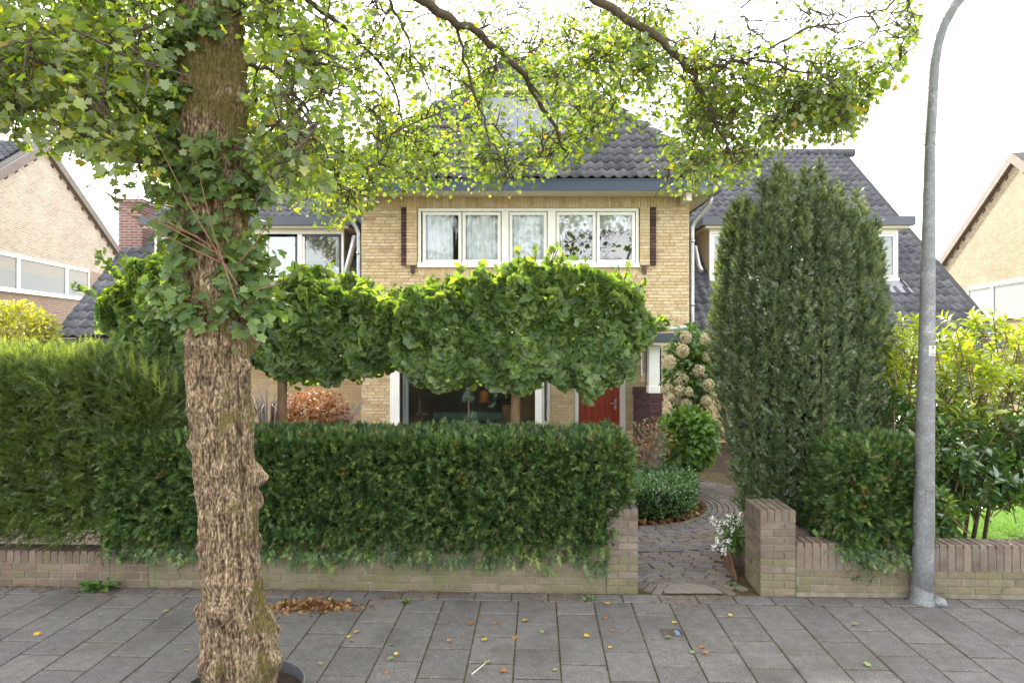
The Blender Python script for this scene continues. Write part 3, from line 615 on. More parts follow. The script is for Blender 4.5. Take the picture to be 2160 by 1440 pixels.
# face bricks
BP, BL = 0.0605, 0.222
bm_all = MB(); n_single = 0
SOLZ = ZT - 0.20
def brick_row(z, x0, x1, off):
    global n_single
    a = x0 - off
    while a < x1 - 0.005:
        b = a + BL; p, q = max(a, x0), min(b, x1)
        # clip by holes
        segs = [(p, q)]
        for h in holes:
            if z + BP > h[2] + 0.01 and z < h[3] - 0.01:
                ns = []
                for (u, v) in segs:
                    if v <= h[0] or u >= h[1]: ns.append((u, v)); continue
                    if u < h[0]: ns.append((u, h[0]))
                    if v > h[1]: ns.append((h[1], v))
                segs = ns
        for (u, v) in segs:
            if v - u < 0.03: continue
            L = round(v - u - 0.010, 2); c = ((u + v) / 2, WY + 0.02 + random.uniform(-0.001, 0.001), z + BP / 2)
            near = (c[0] > UW[1] + 0.02 or c[0] < UW[0] - 0.02) and 2.6 < c[2] < 4.5 and v - u > 0.06
            if near and n_single < 300:
                put('brick', piece_mesh(L, BP - 0.010, 0.04, 0.003, M['house_brick'], 'housebrick'), c, wall_o, (PI / 2, 0, 0)); n_single += 1
            else:
                x_, z_ = L / 2, (BP - 0.010) / 2
                bm_all.add([(c[0] - x_, WY, c[2] - z_), (c[0] + x_, WY, c[2] - z_), (c[0] + x_, WY, c[2] + z_), (c[0] - x_, WY, c[2] + z_),
                            (c[0] - x_, WY + .02, c[2] - z_), (c[0] + x_, WY + .02, c[2] - z_), (c[0] + x_, WY + .02, c[2] + z_), (c[0] - x_, WY + .02, c[2] + z_)],
                           [(0, 1, 2, 3), (0, 4, 5, 1), (1, 5, 6, 2), (2, 6, 7, 3), (3, 7, 4, 0)])
        a = b
z = SOLZ - BP; r = 0
while z > 0:
    brick_row(z, xl, xr, (r % 2) * BL / 2 + (0.06 if r % 3 == 0 else 0)); z -= BP; r += 1
n = int((xr - xl) / 0.0605)
for i in range(n):
    x = xl + (i + .5) * (xr - xl) / n; h = 0.0255
    bm_all.add([(x - h, WY, SOLZ + .004), (x + h, WY, SOLZ + .004), (x + h, WY, ZT), (x - h, WY, ZT), (x - h, WY + .02, SOLZ + .004), (x + h, WY + .02, SOLZ + .004), (x + h, WY + .02, ZT), (x - h, WY + .02, ZT)],
               [(0, 1, 2, 3), (0, 4, 5, 1), (1, 5, 6, 2), (2, 6, 7, 3), (3, 7, 4, 0)])
bm_all.build('brickwork', M['house_brick'], wall_o, kind='stuff')
# projecting brick panels and dark brick strips flanking the upper window
for (p0, p1, d0, d1, kx) in ((858, 880, 847, 858, 867), (1349, 1370, 1371, 1383, 1355)):
    pan = MB(); x0, x1 = PX(p0, WY) + .003, PX(p1, WY) - .003
    z = PZ(560, WY)
    while z < SOLZ - 0.03:
        pan.box(x0, x1, WY - 0.055, WY - 0.002, z + .005, z + BP - .005); z += BP
    pan.build('brick_panel', M['house_brick'], wall_o, kind='stuff')
    MB().box(x0 + .006, x1 - .006, WY - 0.045, WY - 0.003, PZ(560, WY) + .001, SOLZ - .01).build('panel_bed', M['mortar'], wall_o)
    x0, x1 = PX(d0, WY), PX(d1, WY); z = PZ(560, WY); me = piece_mesh(round(x1 - x0 - .004, 3), BP - .008, 0.06, .004, M['purple_brick'], 'darkstrip')
    while z < SOLZ - 0.03:
        put('dark_brick', me, ((x0 + x1) / 2, WY - 0.035, z + BP / 2), wall_o, (PI / 2, 0, 0)); z += BP
    MB().box(PX(kx, WY), PX(kx + 8, WY), WY - .05, WY - .003, PZ(577, WY), PZ(561.5, WY)).build('brick_bracket', M['purple_brick'], wall_o)
# window sill course below the upper window
sil = MB(); x = UW[0]
while x < UW[1] - .03:
    sil.box(x + .004, x + .056, WY - .006, WY - .001, UW[2] - .16, UW[2] - .012); x += .06
sil.build('sill_course', M['house_brick'], wall_o, kind='stuff')

def sash(par, x0, x1, z0, z1, y, fw, mat, gmat, name='casement', sub=True, depth=0.05):
    s = MB(); s.box(x0, x1, y, y + depth, z0, z0 + fw); s.box(x0, x1, y, y + depth, z1 - fw, z1)
    s.box(x0, x0 + fw, y + .001, y + depth - .001, z0 + fw, z1 - fw); s.box(x1 - fw, x1, y + .001, y + depth - .001, z0 + fw, z1 - fw)
    o = s.build(name, mat, par, bevel=0.004)
    MB().quad((x0 + fw - .004, y + depth * .55, z0 + fw - .004), (x1 - fw + .004, y + depth * .55, z0 + fw - .004), (x1 - fw + .004, y + depth * .55, z1 - fw + .004), (x0 + fw - .004, y + depth * .55, z1 - fw + .004)).build('pane', gmat, par)
    return o
# upper window
win = MB(); y = WY - 0.02
a, b, c, d = UW; fo = 0.055
win.box(a - .01, b + .01, y - .035, y + .10, c - .012, c + 0.075); win.box(a, b, y, y + .10, d - fo, d)
win.box(a, a + fo, y + .001, y + .099, c + .075, d - fo); win.box(b - fo, b, y + .001, y + .099, c + .075, d - fo)
for p0, p1 in ((1058, 1073), (1155, 1172)):
    win.box(PX(p0, WY), PX(p1, WY), y - .012, y + .098, c + .075, d - fo)
upw = win.build('window', M['white'], house, bevel=.005)
pz0, pz1 = PZ(555, WY), PZ(447, WY)
for p0, p1 in ((891, 974), (975, 1057), (1074, 1154), (1173, 1257), (1258, 1340)):
    x0, x1 = PX(p0, WY), PX(p1, WY); sash(upw, x0 + .004, x1 - .004, pz0 + .004, pz1 - .004, y + .012, 0.058, M['white'], M['glass_c'] if p0 < 1160 else M['glass'])
# curtains and dark room behind
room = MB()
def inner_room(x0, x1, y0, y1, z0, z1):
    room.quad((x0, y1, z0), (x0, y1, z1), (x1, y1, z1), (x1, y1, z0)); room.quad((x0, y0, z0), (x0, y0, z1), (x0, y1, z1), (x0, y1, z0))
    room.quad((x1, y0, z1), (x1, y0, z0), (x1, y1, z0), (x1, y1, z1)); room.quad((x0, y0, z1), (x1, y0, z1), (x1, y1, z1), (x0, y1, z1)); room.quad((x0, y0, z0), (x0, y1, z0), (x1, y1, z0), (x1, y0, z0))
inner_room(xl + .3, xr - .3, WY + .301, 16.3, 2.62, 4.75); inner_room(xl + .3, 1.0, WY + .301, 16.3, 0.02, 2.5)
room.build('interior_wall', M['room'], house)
def curtain(px0, px1, z0, z1, y, folds, label, scallop=0, Yp=WY):
    x0, x1 = PX(px0, Yp), PX(px1, Yp); nx = folds * 8; nz = 14; v = []; f = []
    for j in range(nz + 1):
        for i in range(nx + 1):
            u = i / nx; zz = z0 + (z1 - z0) * j / nz
            if scallop: zz = z0 + (z1 - z0) * j / nz - (1 - j / nz) * 0.05 * abs(math.sin(u * scallop * PI))
            v.append((x0 + (x1 - x0) * u, y + 0.022 * math.sin(u * folds * 2 * PI) + 0.008 * math.sin(u * folds * 5.3), zz))
    for j in range(nz):
        for i in range(nx):
            q = j * (nx + 1) + i; f.append((q, q + 1, q + nx + 2, q + nx + 1))
    mb = MB(); mb.add(v, f, True); o = mb.build('curtain', M['curtain']); o.location = (0, 0, 0); tag(o, label, 'curtain', 'sheer curtains behind the upper window'); return o
zc0, zc1 = UW[2] + .05, UW[3] - .02
curtain(892, 955, zc0, zc1, WY + .11, 5, 'white sheer curtain in the leftmost pane of the wide upper window')
curtain(978, 1056, zc0, zc1, WY + .11, 8, 'white sheer curtain in the second pane of the wide upper window')
curtain(1076, 1153, zc0, zc1, WY + .11, 7, 'white sheer curtain in the middle pane of the wide upper window')
curtain(1177, 1254, UW[3] - .36, zc1, WY + .11, 4, 'short scalloped lace valance in the fourth pane of the wide upper window', 6)
curtain(1262, 1338, UW[3] - .36, zc1, WY + .11, 4, 'short scalloped lace valance in the rightmost pane of the wide upper window', 6)
curtain(1176, 1192, zc0, zc1 - .02, WY + .115, 2, 'narrow drawn curtain edge at the left of the fourth upper pane')

# ground floor bay window with angled right side
gy = 12.52; gx0, gx1 = PX(842, gy), PX(1129, gy)
gwn = MB()
gwn.box(gx0 - .12, gx0, gy, gy + .12, .47, 2.25); gwn.box(gx1, gx1 + .12, gy, gy + .12, .47, 2.25)
gwn.box(gx0 - .14, gx1 + .14, gy - .06, gy + .14, .40, .469); gwn.box(gx0, gx1, gy + .002, gy + .118, 2.13, 2.249)
gwn.box(gx0 - .16, gx1 + .3, gy - .1, WY + .0, 2.251, 2.35)
gw = gwn.build('window', M['white'], house, bevel=.006)
MB().quad((gx0, gy + .06, .47), (gx1, gy + .06, .47), (gx1, gy + .06, 2.13), (gx0, gy + .06, 2.13)).build('pane', M['glass_low'], gw)
# angled side light
q0 = Vector((gx1 + .12, gy + .06, 0)); q1 = Vector((PX(1157, WY), WY - .01, 0)); ax = (q1 - q0); Ls = ax.length; ax.normalize(); nn = Vector((ax.y, -ax.x, 0))
sd = MB()
for (u0, u1, z0, z1) in ((0.0, Ls, .47, .58), (0, Ls, 2.1, 2.245), (0, .05, .581, 2.099), (Ls - .06, Ls, .581, 2.099)):
    sd.obox(q0 + ax * (u0 + u1) / 2 + Vector((0, 0, (z0 + z1) / 2)), ax, nn, (0, 0, 1), (u1 - u0) / 2, .03, (z1 - z0) / 2)
sdo = sd.build('side_light', M['white'], gw, bevel=.004)
MB().quad(q0 + Vector((0, 0, .5)), q1 + Vector((0, 0, .5)), q1 + Vector((0, 0, 2.2)), q0 + Vector((0, 0, 2.2))).build('side_pane', M['glass_low'], gw)
sd2 = MB(); sd2.box(GW[0] - .02, gx0 - .122, gy + .02, WY + .02, .40, 2.25); sd2.build('side_post', M['white'], gw)
under = MB(); under.box(gx0 - .1, gx1 + .1, gy + .02, WY - .002, 0, .398); under.build('bay_base', M['wing_brick'], house)
curtain(845, 858, .5, 2.1, gy + .22, 2, 'pale drawn curtain at the left end of the ground floor bay window', 0, gy)
D.objects[-1] if False else None
def in_window():
    b = MB(); x0, x1 = PX(914, 13.0), PX(1060, 13.0); zc = PZ(878, 13.0)
    b.tube([(x0, 13.0, zc), (x0 + .03, 13.0, zc), (x1 - .03, 13.0, zc), (x1, 13.0, zc)], [.05, .085, .085, .05], 14)
    tag(b.build('bolster', M['green_fabric']), 'long green bolster lying along the sill inside the bay window', 'bolster')
    l = thing('pendant_lamp', 'orange cone lampshade hanging inside the bay window', 'lamp', P(1021, 838, 13.4))
    x, y, z = P(1021, 838, 13.4)
    MB().lathe((x, y, z - .1), [(0.0, .24), (.06, .24), (.075, .2), (.11, 0.0), (.1, 0.0)], 18).build('lamp_shade', M['terracotta'], l)
    MB().tube([(x, y, z + .13), (x, y, 2.49)], .006, 6).build('cord', M['black'], l)
    c = MB(); x0, x1 = PX(1060, 13.9), PX(1140, 13.9); c.box(x0, x1, 13.7, 14.1, .45, .78); c.box(x0 + .25, x1, 13.75, 14.1, .781, 1.5)
    tag(c.build('sideboard', M['wood']), 'brown wooden cupboard at the right inside the bay window', 'cupboard')
in_window()

# front door
dr = MB(); x0, x1 = PX(1221, WY), PX(1309, WY); nb = 6; w = (x1 - x0) / nb
door = MB().box(x0, x1, WY + .13, WY + .16, .02, 2.08).build('door', M['red_door'], house)
me = None
for i in range(nb):
    p = MB().box(x0 + i * w + .003, x0 + (i + 1) * w - .003, WY + .11, WY + .129, .03, 2.07).build('plank', M['red_door'], door, bevel=.003)
hx = x1 - .08; hz = PZ(851, WY)
hh = MB(); hh.box(hx - .02, hx + .02, WY + .1, WY + .109, hz - .12, hz + .08); hh.tube([(hx, WY + .1, hz), (hx, WY + .05, hz), (hx - .1, WY + .05, hz)], .012, 8); hh.build('handle', M['zinc'], door)
df = MB(); df.box(DW[0], x0 - .002, WY + .03, WY + .15, 0, DW[3]); df.box(x1 + .002, DW[1], WY + .03, WY + .15, 0, DW[3]); df.box(x0, x1, WY + .03, WY + .15, 2.085, DW[3]); df.build('door_frame', M['white'], house, bevel=.005)
# narrow window beside the porch
sf = sash(house, SW[0], SW[1], SW[2], SW[3], WY + .06, .03, M['white'], M['glass_low'], 'narrow_window')
# porch: purple brick side wall, white post, flat roof
pY = 11.2; pX0, pX1 = PX(1372, pY), PX(1397, pY)
pw = MB().box(pX0 + .008, pX1 - .008, pY + .008, WY - .003, 0, PZ(832, pY) - .01).build('porch_wall', M['purple_brick'], house)
zc = PZ(832, pY) - .11; pbm = MB(); r = 0; z = zc - .06
while z > 0:
    pbm.box(pX0, pX1, pY, pY + .1, z + .005, z + .055)
    yy = pY + .11 - (r % 2) * .0
    while yy < WY - .02:
        y2 = min(yy + (.21 if not (r % 2 and yy < pY + .12) else .1), WY - .004); pbm.box(pX0, pX0 + .06, yy, y2, z + .005, z + .055); yy = y2 + .01
    z -= .06; r += 1
pbm.build('brick', M['purple_brick'], pw, kind='stuff')
cap = MB(); yy = pY - .015
cap.box(pX0 - .02, pX1 + .02, pY - .02, WY - .004, zc + .0, zc + .03)
while yy < WY - .03:
    cap.box(pX0 - .012, pX1 + .012, yy, min(yy + .052, WY - .005), zc + .033, zc + .13); yy += .06
cap.build('coping', M['purple_brick'], pw, kind='stuff')
pt = MB(); hx0, hx1 = PX(1369, pY + .05), PX(1391, pY + .05); zt = PZ(728, pY)
pt.box(hx0, hx1, pY + .03, pY + .2, zc + .132, zt); pt.box(hx0 - .012, hx1 + .012, pY + .018, pY + .212, zc + .132, zc + .25); pt.box(hx0 - .012, hx1 + .012, pY + .018, pY + .212, zt - .06, zt - .001); pt.build('porch_post', M['white'], house, bevel=.004)
MB().box(hx1 + .014, hx1 + .03, pY + .05, WY - .03, zc + .14, zt - .01).build('porch_glass', M['glass_low'], house)
pr = MB(); pr.box(PX(1190, 11.0), PX(1432, 11.0), 10.95, WY - .004, PZ(721, 10.95), PZ(702, 10.95)); pr.build('porch_roof', M['dark_fascia'], house, bevel=.006)
MB().box(PX(1190, 11.0) + .02, PX(1425, 11.0), 11.0, WY - .01, PZ(727, 10.95), PZ(721.3, 10.95)).build('porch_ceiling', M['cream'], house)

# eaves of the projecting front
EY = 12.19; ex0, ex1 = -3.27, 3.77; ez0, ez1 = 4.75, 4.955
fa = MB(); fa.box(ex0, ex1, EY, EY + .03, ez0, ez1); fa.box(ex0, ex0 + .03, EY + .031, 15.6, ez0, ez1); fa.box(ex1 - .03, ex1, EY + .031, 15.6, ez0, ez1)
fa.box(ex0 - .012, ex1 + .012, EY - .014, EY - .001, ez1 - .02, ez1 + .006)
fa.build('fascia', M['blue_fascia'], house)
so_ = MB(); nb = 6
for i in range(nb):
    w = (WY - EY - .04) / nb; so_.box(ex0 + .031, ex1 - .031, EY + .032 + i * w + .002, EY + .032 + (i + 1) * w - .002, ez0 + .012, ez0 + .03)
for (x0, x1) in ((ex0 + .031, xl - .0), (xr, ex1 - .031)):
    for i in range(4):
        w = (x1 - x0) / 4; so_.box(x0 + i * w + .002, x0 + (i + 1) * w - .002, WY, 15.5, ez0 + .0125, ez0 + .03)
so_.box(ex0 + .031, ex1 - .031, EY + .031, 15.5, ez0 + .031, ez0 + .05)
so_.build('soffit', M['cream'], house)
for x in (xl + .12, xr - .18):
    MB().box(x, x + .1, EY + .12, WY - .003, ez0 - .16, ez0 + .01).build('eave_bracket', M['cream'], house, bevel=.01)

# pantiles
def pantile(width=.2, length=.3, amp=.026, nx=8):
    v = []; f = []
    for j, (yy, lift) in enumerate(((0, .026), (length, .0))):
        for i in range(nx + 1):
            t = i / nx; z = amp * math.cos(2 * PI * (t * 1.0 + .1)) * (1 if t < 1 else 1)
            v.append((t * width * 1.04, yy, z + lift))
    for i in range(nx + 1):
        x, y_, z_ = v[i]; v.append((x, y_ + .002, z_ - .022))
    for i in range(nx):
        f.append((i, i + 1, nx + 2 + i, nx + 1 + i)); f.append((2 * (nx + 1) + i, 2 * (nx + 1) + i + 1, i + 1, i))
    return np.array(v, float), np.array(f)
TILE = pantile()
def roof_plane(par, o, u, v, wlen, slen, clip, mat, tw=.2, te=.255, singles=None, name='roof_tile', T=TILE):
    o = np.array(o); u = nrm(np.array(u, float)); v = nrm(np.array(v, float)); nn = np.cross(u, v)
    pos = []
    for j in range(int(slen / te)):
        for i in range(int(wlen / tw)):
            if clip((i + .5) * tw, (j + .6) * te): pos.append(o + u * i * tw + v * j * te + nn * .03)
    pos = np.array(pos); d = np.tile(v, (len(pos), 1)); n_ = np.tile(nn, (len(pos), 1))
    # frames() gives x = d x n
    jit = rng.normal(0, .002, pos.shape); pos = pos + jit
    if singles:
        me = mesh_np('roof_tile', T[0], T[1], mat, True)
        k = min(singles, len(pos)); single_leaves(name, [me], pos[:k], d[:k], n_[:k], np.ones(k), par); pos, d, n_ = pos[k:], d[k:], n_[k:]
    if len(pos):
        V, F = inst(T, pos, d, n_, np.ones(len(pos))); obj_np('tile_course', V, F, mat, par, True, None, 'stuff')
# main gable roof
vx0, vx1 = -8.93, 9.6; eY, eZ = 13.3, 2.13; rY, rZ = 19.57, 7.40
rb = MB(); rb.quad((vx0, eY, eZ), (vx1, eY, eZ), (vx1, rY, rZ), (vx0, rY, rZ)); rb.quad((vx1, 25.8, eZ), (vx0, 25.8, eZ), (vx0, rY, rZ), (vx1, rY, rZ))
rb.quad((vx0, eY, eZ - .12), (vx0, rY, rZ - .12), (vx0, rY, rZ), (vx0, eY, eZ)); rb.quad((vx1, eY, eZ - .12), (vx1, eY, eZ), (vx1, rY, rZ), (vx1, rY, rZ - .12))
roof = rb.build('roof', M['under_roof'], house)
vdir = (0, rY - eY, rZ - eZ); sl_ = math.hypot(rY - eY, rZ - eZ); sp_ = vdir[1] / sl_; sz_ = vdir[2] / sl_
DR = [(4.27, 8.35), (-7.73, -3.64)]; DY, DZ0, DZ1 = 14.76, 3.36, 4.50
def clipA(a, b):
    X = vx0 + a; Yp = eY + b * sp_; Z = eZ + b * sz_
    if -2.7 < X < 3.1: return False
    if -3.2 < X < 3.7 and Z > 4.9: return False
    for d0, d1 in DR:
        if d0 - .05 < X < d1 + .05 and Yp > DY - .1 and Z < 4.75: return False
    return b < sl_ - .1
roof_plane(roof, (vx0, eY, eZ), (1, 0, 0), vdir, vx1 - vx0, sl_, clipA, M['roof_tile'], .206, .27)
rc = MB(); x = vx0
while x < vx1 - .05:
    rc.tube([(x, rY, rZ + .02), (x + .36, rY, rZ + .035)], [.12, .13], 10, True); x += .34
rc.build('ridge_tile', M['roof_tile'], roof, kind='stuff')
gab = MB()
for x in (vx0 + .12, vx1 - .12):
    gab.add([(x, eY + .5, 0), (x, 25.3, 0), (x, 25.3, eZ + .1), (x, rY, rZ - .15), (x, eY + .5, eZ + .3)], [(0, 1, 2, 3, 4)])
gab.build('gable_wall', M['wing_brick'], house)
for (x0, x1) in ((vx0 + .15, xl - .01), (xr + .01, vx1 - .15)): MB().box(x0, x1, 13.85, 14.1, 0, 2.35).build('wing_wall', M['wing_brick'], house)
for (x0, x1, x2, x3) in ((vx0 - .05, xl - .5, vx0, xl - .02), (xr + .16, vx1 + .05, xr + .02, vx1)):
    gt = MB(); gt.box(x0, x1, eY - .1, eY + .06, eZ - .22, eZ - .02); gt.box(x2, x3, eY + .05, 13.84, eZ - .2, eZ - .16)
    gt.build('gutter_board', M['dark_fascia'], house)
# left wing ground floor window
lw_ = MB(); x0, x1 = PX(250, 13.8), PX(402, 13.8); lw_.box(x1 - .13, x1, 13.76, 13.846, .4, 1.9); lw_.box(x0, x1, 13.74, 13.846, .3, .399); lw_.box(x0, x1 - .13, 13.762, 13.846, 1.78, 1.9); lw_.box(x0, x0 + .1, 13.762, 13.846, .4, 1.779)
lwo = lw_.build('window', M['white'], house); MB().quad((x0, 13.82, .4), (x1, 13.82, .4), (x1, 13.82, 1.8), (x0, 13.82, 1.8)).build('pane', M['glass'], lwo)
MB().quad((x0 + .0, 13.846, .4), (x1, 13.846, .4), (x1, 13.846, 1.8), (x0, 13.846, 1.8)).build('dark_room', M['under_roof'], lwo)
lw2 = MB(); x0, x1 = PX(120, 13.8), PX(170, 13.8); lw2.box(x0, x1, 13.76, 13.846, 1.0, 1.86); lw2.build('shutter', M['white'], house)
# dormers
def dormer(x0, x1, sash_list, dark):
    d = MB(); d.box(x0 - .22, x1 + .22, DY - .28, 17.0, DZ1 + .02, DZ1 + .21); dd = d.build('dormer', M['dark_fascia'], house)
    k = MB(); k.box(x0 - .14, x1 + .14, DY - .2, 16.6, DZ1 - .03, DZ1 + .018); k.build('dormer_soffit', M['cream'], dd)
    ck = MB()
    for xx in (x0, x1 - .06): ck.add([(xx, DY + .1, DZ0 - .05), (xx + .06, DY + .1, DZ0 - .05), (xx + .06, 16.5, DZ1 - .02), (xx, 16.5, DZ1 - .02), (xx, DY + .1, DZ1 - .031), (xx + .06, DY + .1, DZ1 - .031)], [(0, 1, 5, 4), (0, 4, 3), (1, 2, 5), (4, 5, 2, 3), (0, 3, 2, 1)])
    ck.build('dormer_cheek', M['cream'] if not dark else M['lead'], dd)
    f = MB(); f.box(x0 - .02, x1 + .02, DY - .03, DY + .09, DZ0 - .04, DZ0 + .06); f.box(x0, x1, DY, DY + .09, DZ1 - .13, DZ1 - .031)
    n = len(sash_list); edges = [x0] + [s for s in sash_list] + [x1]
    for e in edges: 
        f.box(max(x0, e - .05), min(x1, e + .05), DY + .001, DY + .089, DZ0 + .06, DZ1 - .13)
    f.build('dormer_window', M['white'], dd, bevel=.004)
    for a, b in zip(edges[:-1], edges[1:]):
        sash(dd, a + .054, b - .054, DZ0 + .065, DZ1 - .135, DY + .01, .05, M['black_frame'] if dark and (b == x1 or a == x0) else M['white'], M['glass'], 'casement')
    MB().box(x0 + .07, x1 - .07, DY + .6, DY + .62, DZ0 - .1, DZ1 - .05).build('back_panel', M['room'], dd)
    fl = MB(); fl.quad((x0 - .1, DY - .4, DZ0 - .28), (x1 + .1, DY - .4, DZ0 - .28), (x1 + .1, DY - .031, DZ0 - .0), (x0 - .1, DY - .031, DZ0 - .0)); fl.build('flashing', M['lead'], dd)
dormer(DR[0][0], DR[0][1], [4.27 + .85, 4.27 + 1.7, 4.27 + 2.55, 4.27 + 3.3], False)
dormer(DR[1][0], DR[1][1], [-3.64 - .95, -3.64 - 1.75, -3.64 - 2.9], True)
cu = curtain(700, 716, DZ0 + .08, DZ1 - .15, DY + .3, 2, 'white curtain at the right edge of the dark framed left dormer window', 0, DY)
# hipped roof of the projecting front
HP = 1.05; dR = 3.3
hz = ez1 + HP * dR
hb = MB(); A, B = (ex0, EY, ez1), (ex1, EY, ez1); cx0, cx1 = ex0 + dR, ex1 - dR
C_, E_ = (cx1, EY + dR, hz), (cx0, EY + dR, hz); BB, AA = (ex1, 20, ez1), (ex0, 20, ez1); CC, EE = (cx1, 20, hz), (cx0, 20, hz)
hb.quad(A, B, C_, E_); hb.quad(B, BB, CC, C_); hb.quad(AA, A, E_, EE); hb.quad(E_, C_, CC, EE)
hip = hb.build('front_roof', M['under_roof'], house)
sl2 = dR * math.sqrt(1 + HP * HP)
TDX = (PX(1018, 13.06), PX(1228, 13.06)); TDY = 13.06; TDZ = (5.86, 6.90)
def clipH(a, b):
    dd = b / math.sqrt(1 + HP * HP); X = ex0 + a
    if TDX[0] - .03 < X < TDX[1] + .03 and EY + dd > TDY - .1 and ez1 + dd * HP < 7.0: return False
    return ex0 + dd * 1.0 - .02 < X < ex1 - dd + .02
roof_plane(hip, (ex0, EY - .02, ez1), (1, 0, 0), (0, 1, HP), ex1 - ex0, sl2, clipH, M['roof_tile'], .196, .25, singles=300)
def clipS(a, b):
    dd = b / math.sqrt(1 + HP * HP); return a > dd - .02
roof_plane(hip, (ex1, EY, ez1), (0, 1, 0), (-1, 0, HP), 7.5, sl2, clipS, M['roof_tile'], .2, .255)
roof_plane(hip, (ex0, 20, ez1), (0, -1, 0), (1, 0, HP), 7.8, sl2, lambda a, b: a < 7.8 - b / math.sqrt(1 + HP * HP), M['roof_tile'], .2, .255)
hr = MB()
for (p, q) in ((A, E_), (B, C_), (E_, EE), (C_, CC)):
    p, q = Vector(p) + Vector((0, 0, .05)), Vector(q) + Vector((0, 0, .05)); L = (q - p).length; n = int(L / .33); t = (q - p) / L
    for i in range(n): hr.tube([p + t * i * .33, p + t * (i * .33 + .36)], [.125, .095], 10, True)
hr.build('hip_tile', M['roof_tile'], hip, kind='stuff')
td = MB(); td.box(TDX[0] - .15, TDX[1] + .15, TDY - .2, 15.2, TDZ[1], TDZ[1] + .13); tdo = td.build('roof_dormer', M['blue_fascia'], house)
k = MB(); k.box(TDX[0] - .08, TDX[1] + .08, TDY - .14, 15, TDZ[1] - .1, TDZ[1] - .002); k.build('dormer_soffit', M['cream'], tdo)
k = MB(); k.box(TDX[0], TDX[0] + .1, TDY, 14.9, TDZ[0] - .05, TDZ[1] - .101); k.box(TDX[1] - .1, TDX[1], TDY, 14.9, TDZ[0] - .05, TDZ[1] - .101); k.box(TDX[0] + .1, TDX[1] - .1, TDY + .002, TDY + .1, TDZ[0] - .04, TDZ[0] + .06); k.build('dormer_frame', M['panel_grey'], tdo)
w3 = (TDX[1] - TDX[0] - .2) / 3
for i in range(3): sash(tdo, TDX[0] + .1 + i * w3 + .004, TDX[0] + .1 + (i + 1) * w3 - .004, TDZ[0] + .062, TDZ[1] - .102, TDY + .01, .06, M['panel_grey'], M['glass'])
MB().box(TDX[0] + .11, TDX[1] - .11, TDY + .5, TDY + .52, TDZ[0], TDZ[1] - .11).build('back_panel', M['room'], tdo)
# chimneys
ch = MB(); cY = 15.7; x0, x1 = PX(250, cY), PX(300, cY); ch.box(x0, x1, cY, cY + .55, 2.5, PZ(428, cY)); ch.box(x0 - .03, x1 + .03, cY - .03, cY + .58, PZ(428, cY) + .001, PZ(420, cY)); ch.build('chimney', M['chimney_brick'], house)
# downpipes
def pipe(pts, r=.042, name='downpipe'):
    mb = MB(); mb.tube(pts, r, 12); o = mb.build(name, M['zinc'], house)
    return o
yp = 12.86; xp = PX(1460, yp)
dp = pipe([(PX(1500, 12.6), 12.6, ez0 - .0), (PX(1499, 12.6), 12.62, PZ(424, 12.6)), (PX(1496, 12.6), 12.64, PZ(433, 12.6)), (xp + .05, yp - .01, PZ(468, yp)), (xp, yp, PZ(480, yp)), (xp, yp, PZ(600, yp)), (xp, yp, PZ(684, yp)), (xp - .01, yp - .06, PZ(688, yp)), (xp - .15, yp - .25, PZ(691, yp)), (PX(1405, 12.2), 12.2, PZ(694, 12.2)), (PX(1385, 11.9), 11.9, PZ(697, 11.9))])
for py in (509, 642):
    MB().tube([(xp, yp, PZ(py + 3, yp)), (xp, yp, PZ(py - 3, yp))], .05, 12).build('pipe_clip', M['zinc'], dp)
xp2 = PX(757, yp)
dp2 = pipe([(PX(720, 12.7), 12.6, ez0), (PX(722, 12.7), 12.65, PZ(435, 12.7)), (xp2 - .06, yp, PZ(478, yp)), (xp2, yp, PZ(492, yp)), (xp2, yp, PZ(640, yp)), (xp2, yp, PZ(705, yp)), (xp2 + .06, yp + .02, PZ(712, yp))])
for py in (534, 640): MB().tube([(xp2, yp, PZ(py + 3, yp)), (xp2, yp, PZ(py - 3, yp))], .05, 12).build('pipe_clip', M['zinc'], dp2)
# zinc pipes lying on the wing roofs beside the dormers
MB().tube([P(1466, 520, 14.1), P(1474, 560, 13.9), P(1480, 572, 13.8)], .045, 10).build('roof_pipe', M['zinc'], house)
MB().tube([P(748, 500, 14.4), P(744, 520, 14.3), P(726, 590, 13.9)], .06, 10).build('roof_pipe', M['zinc'], house)

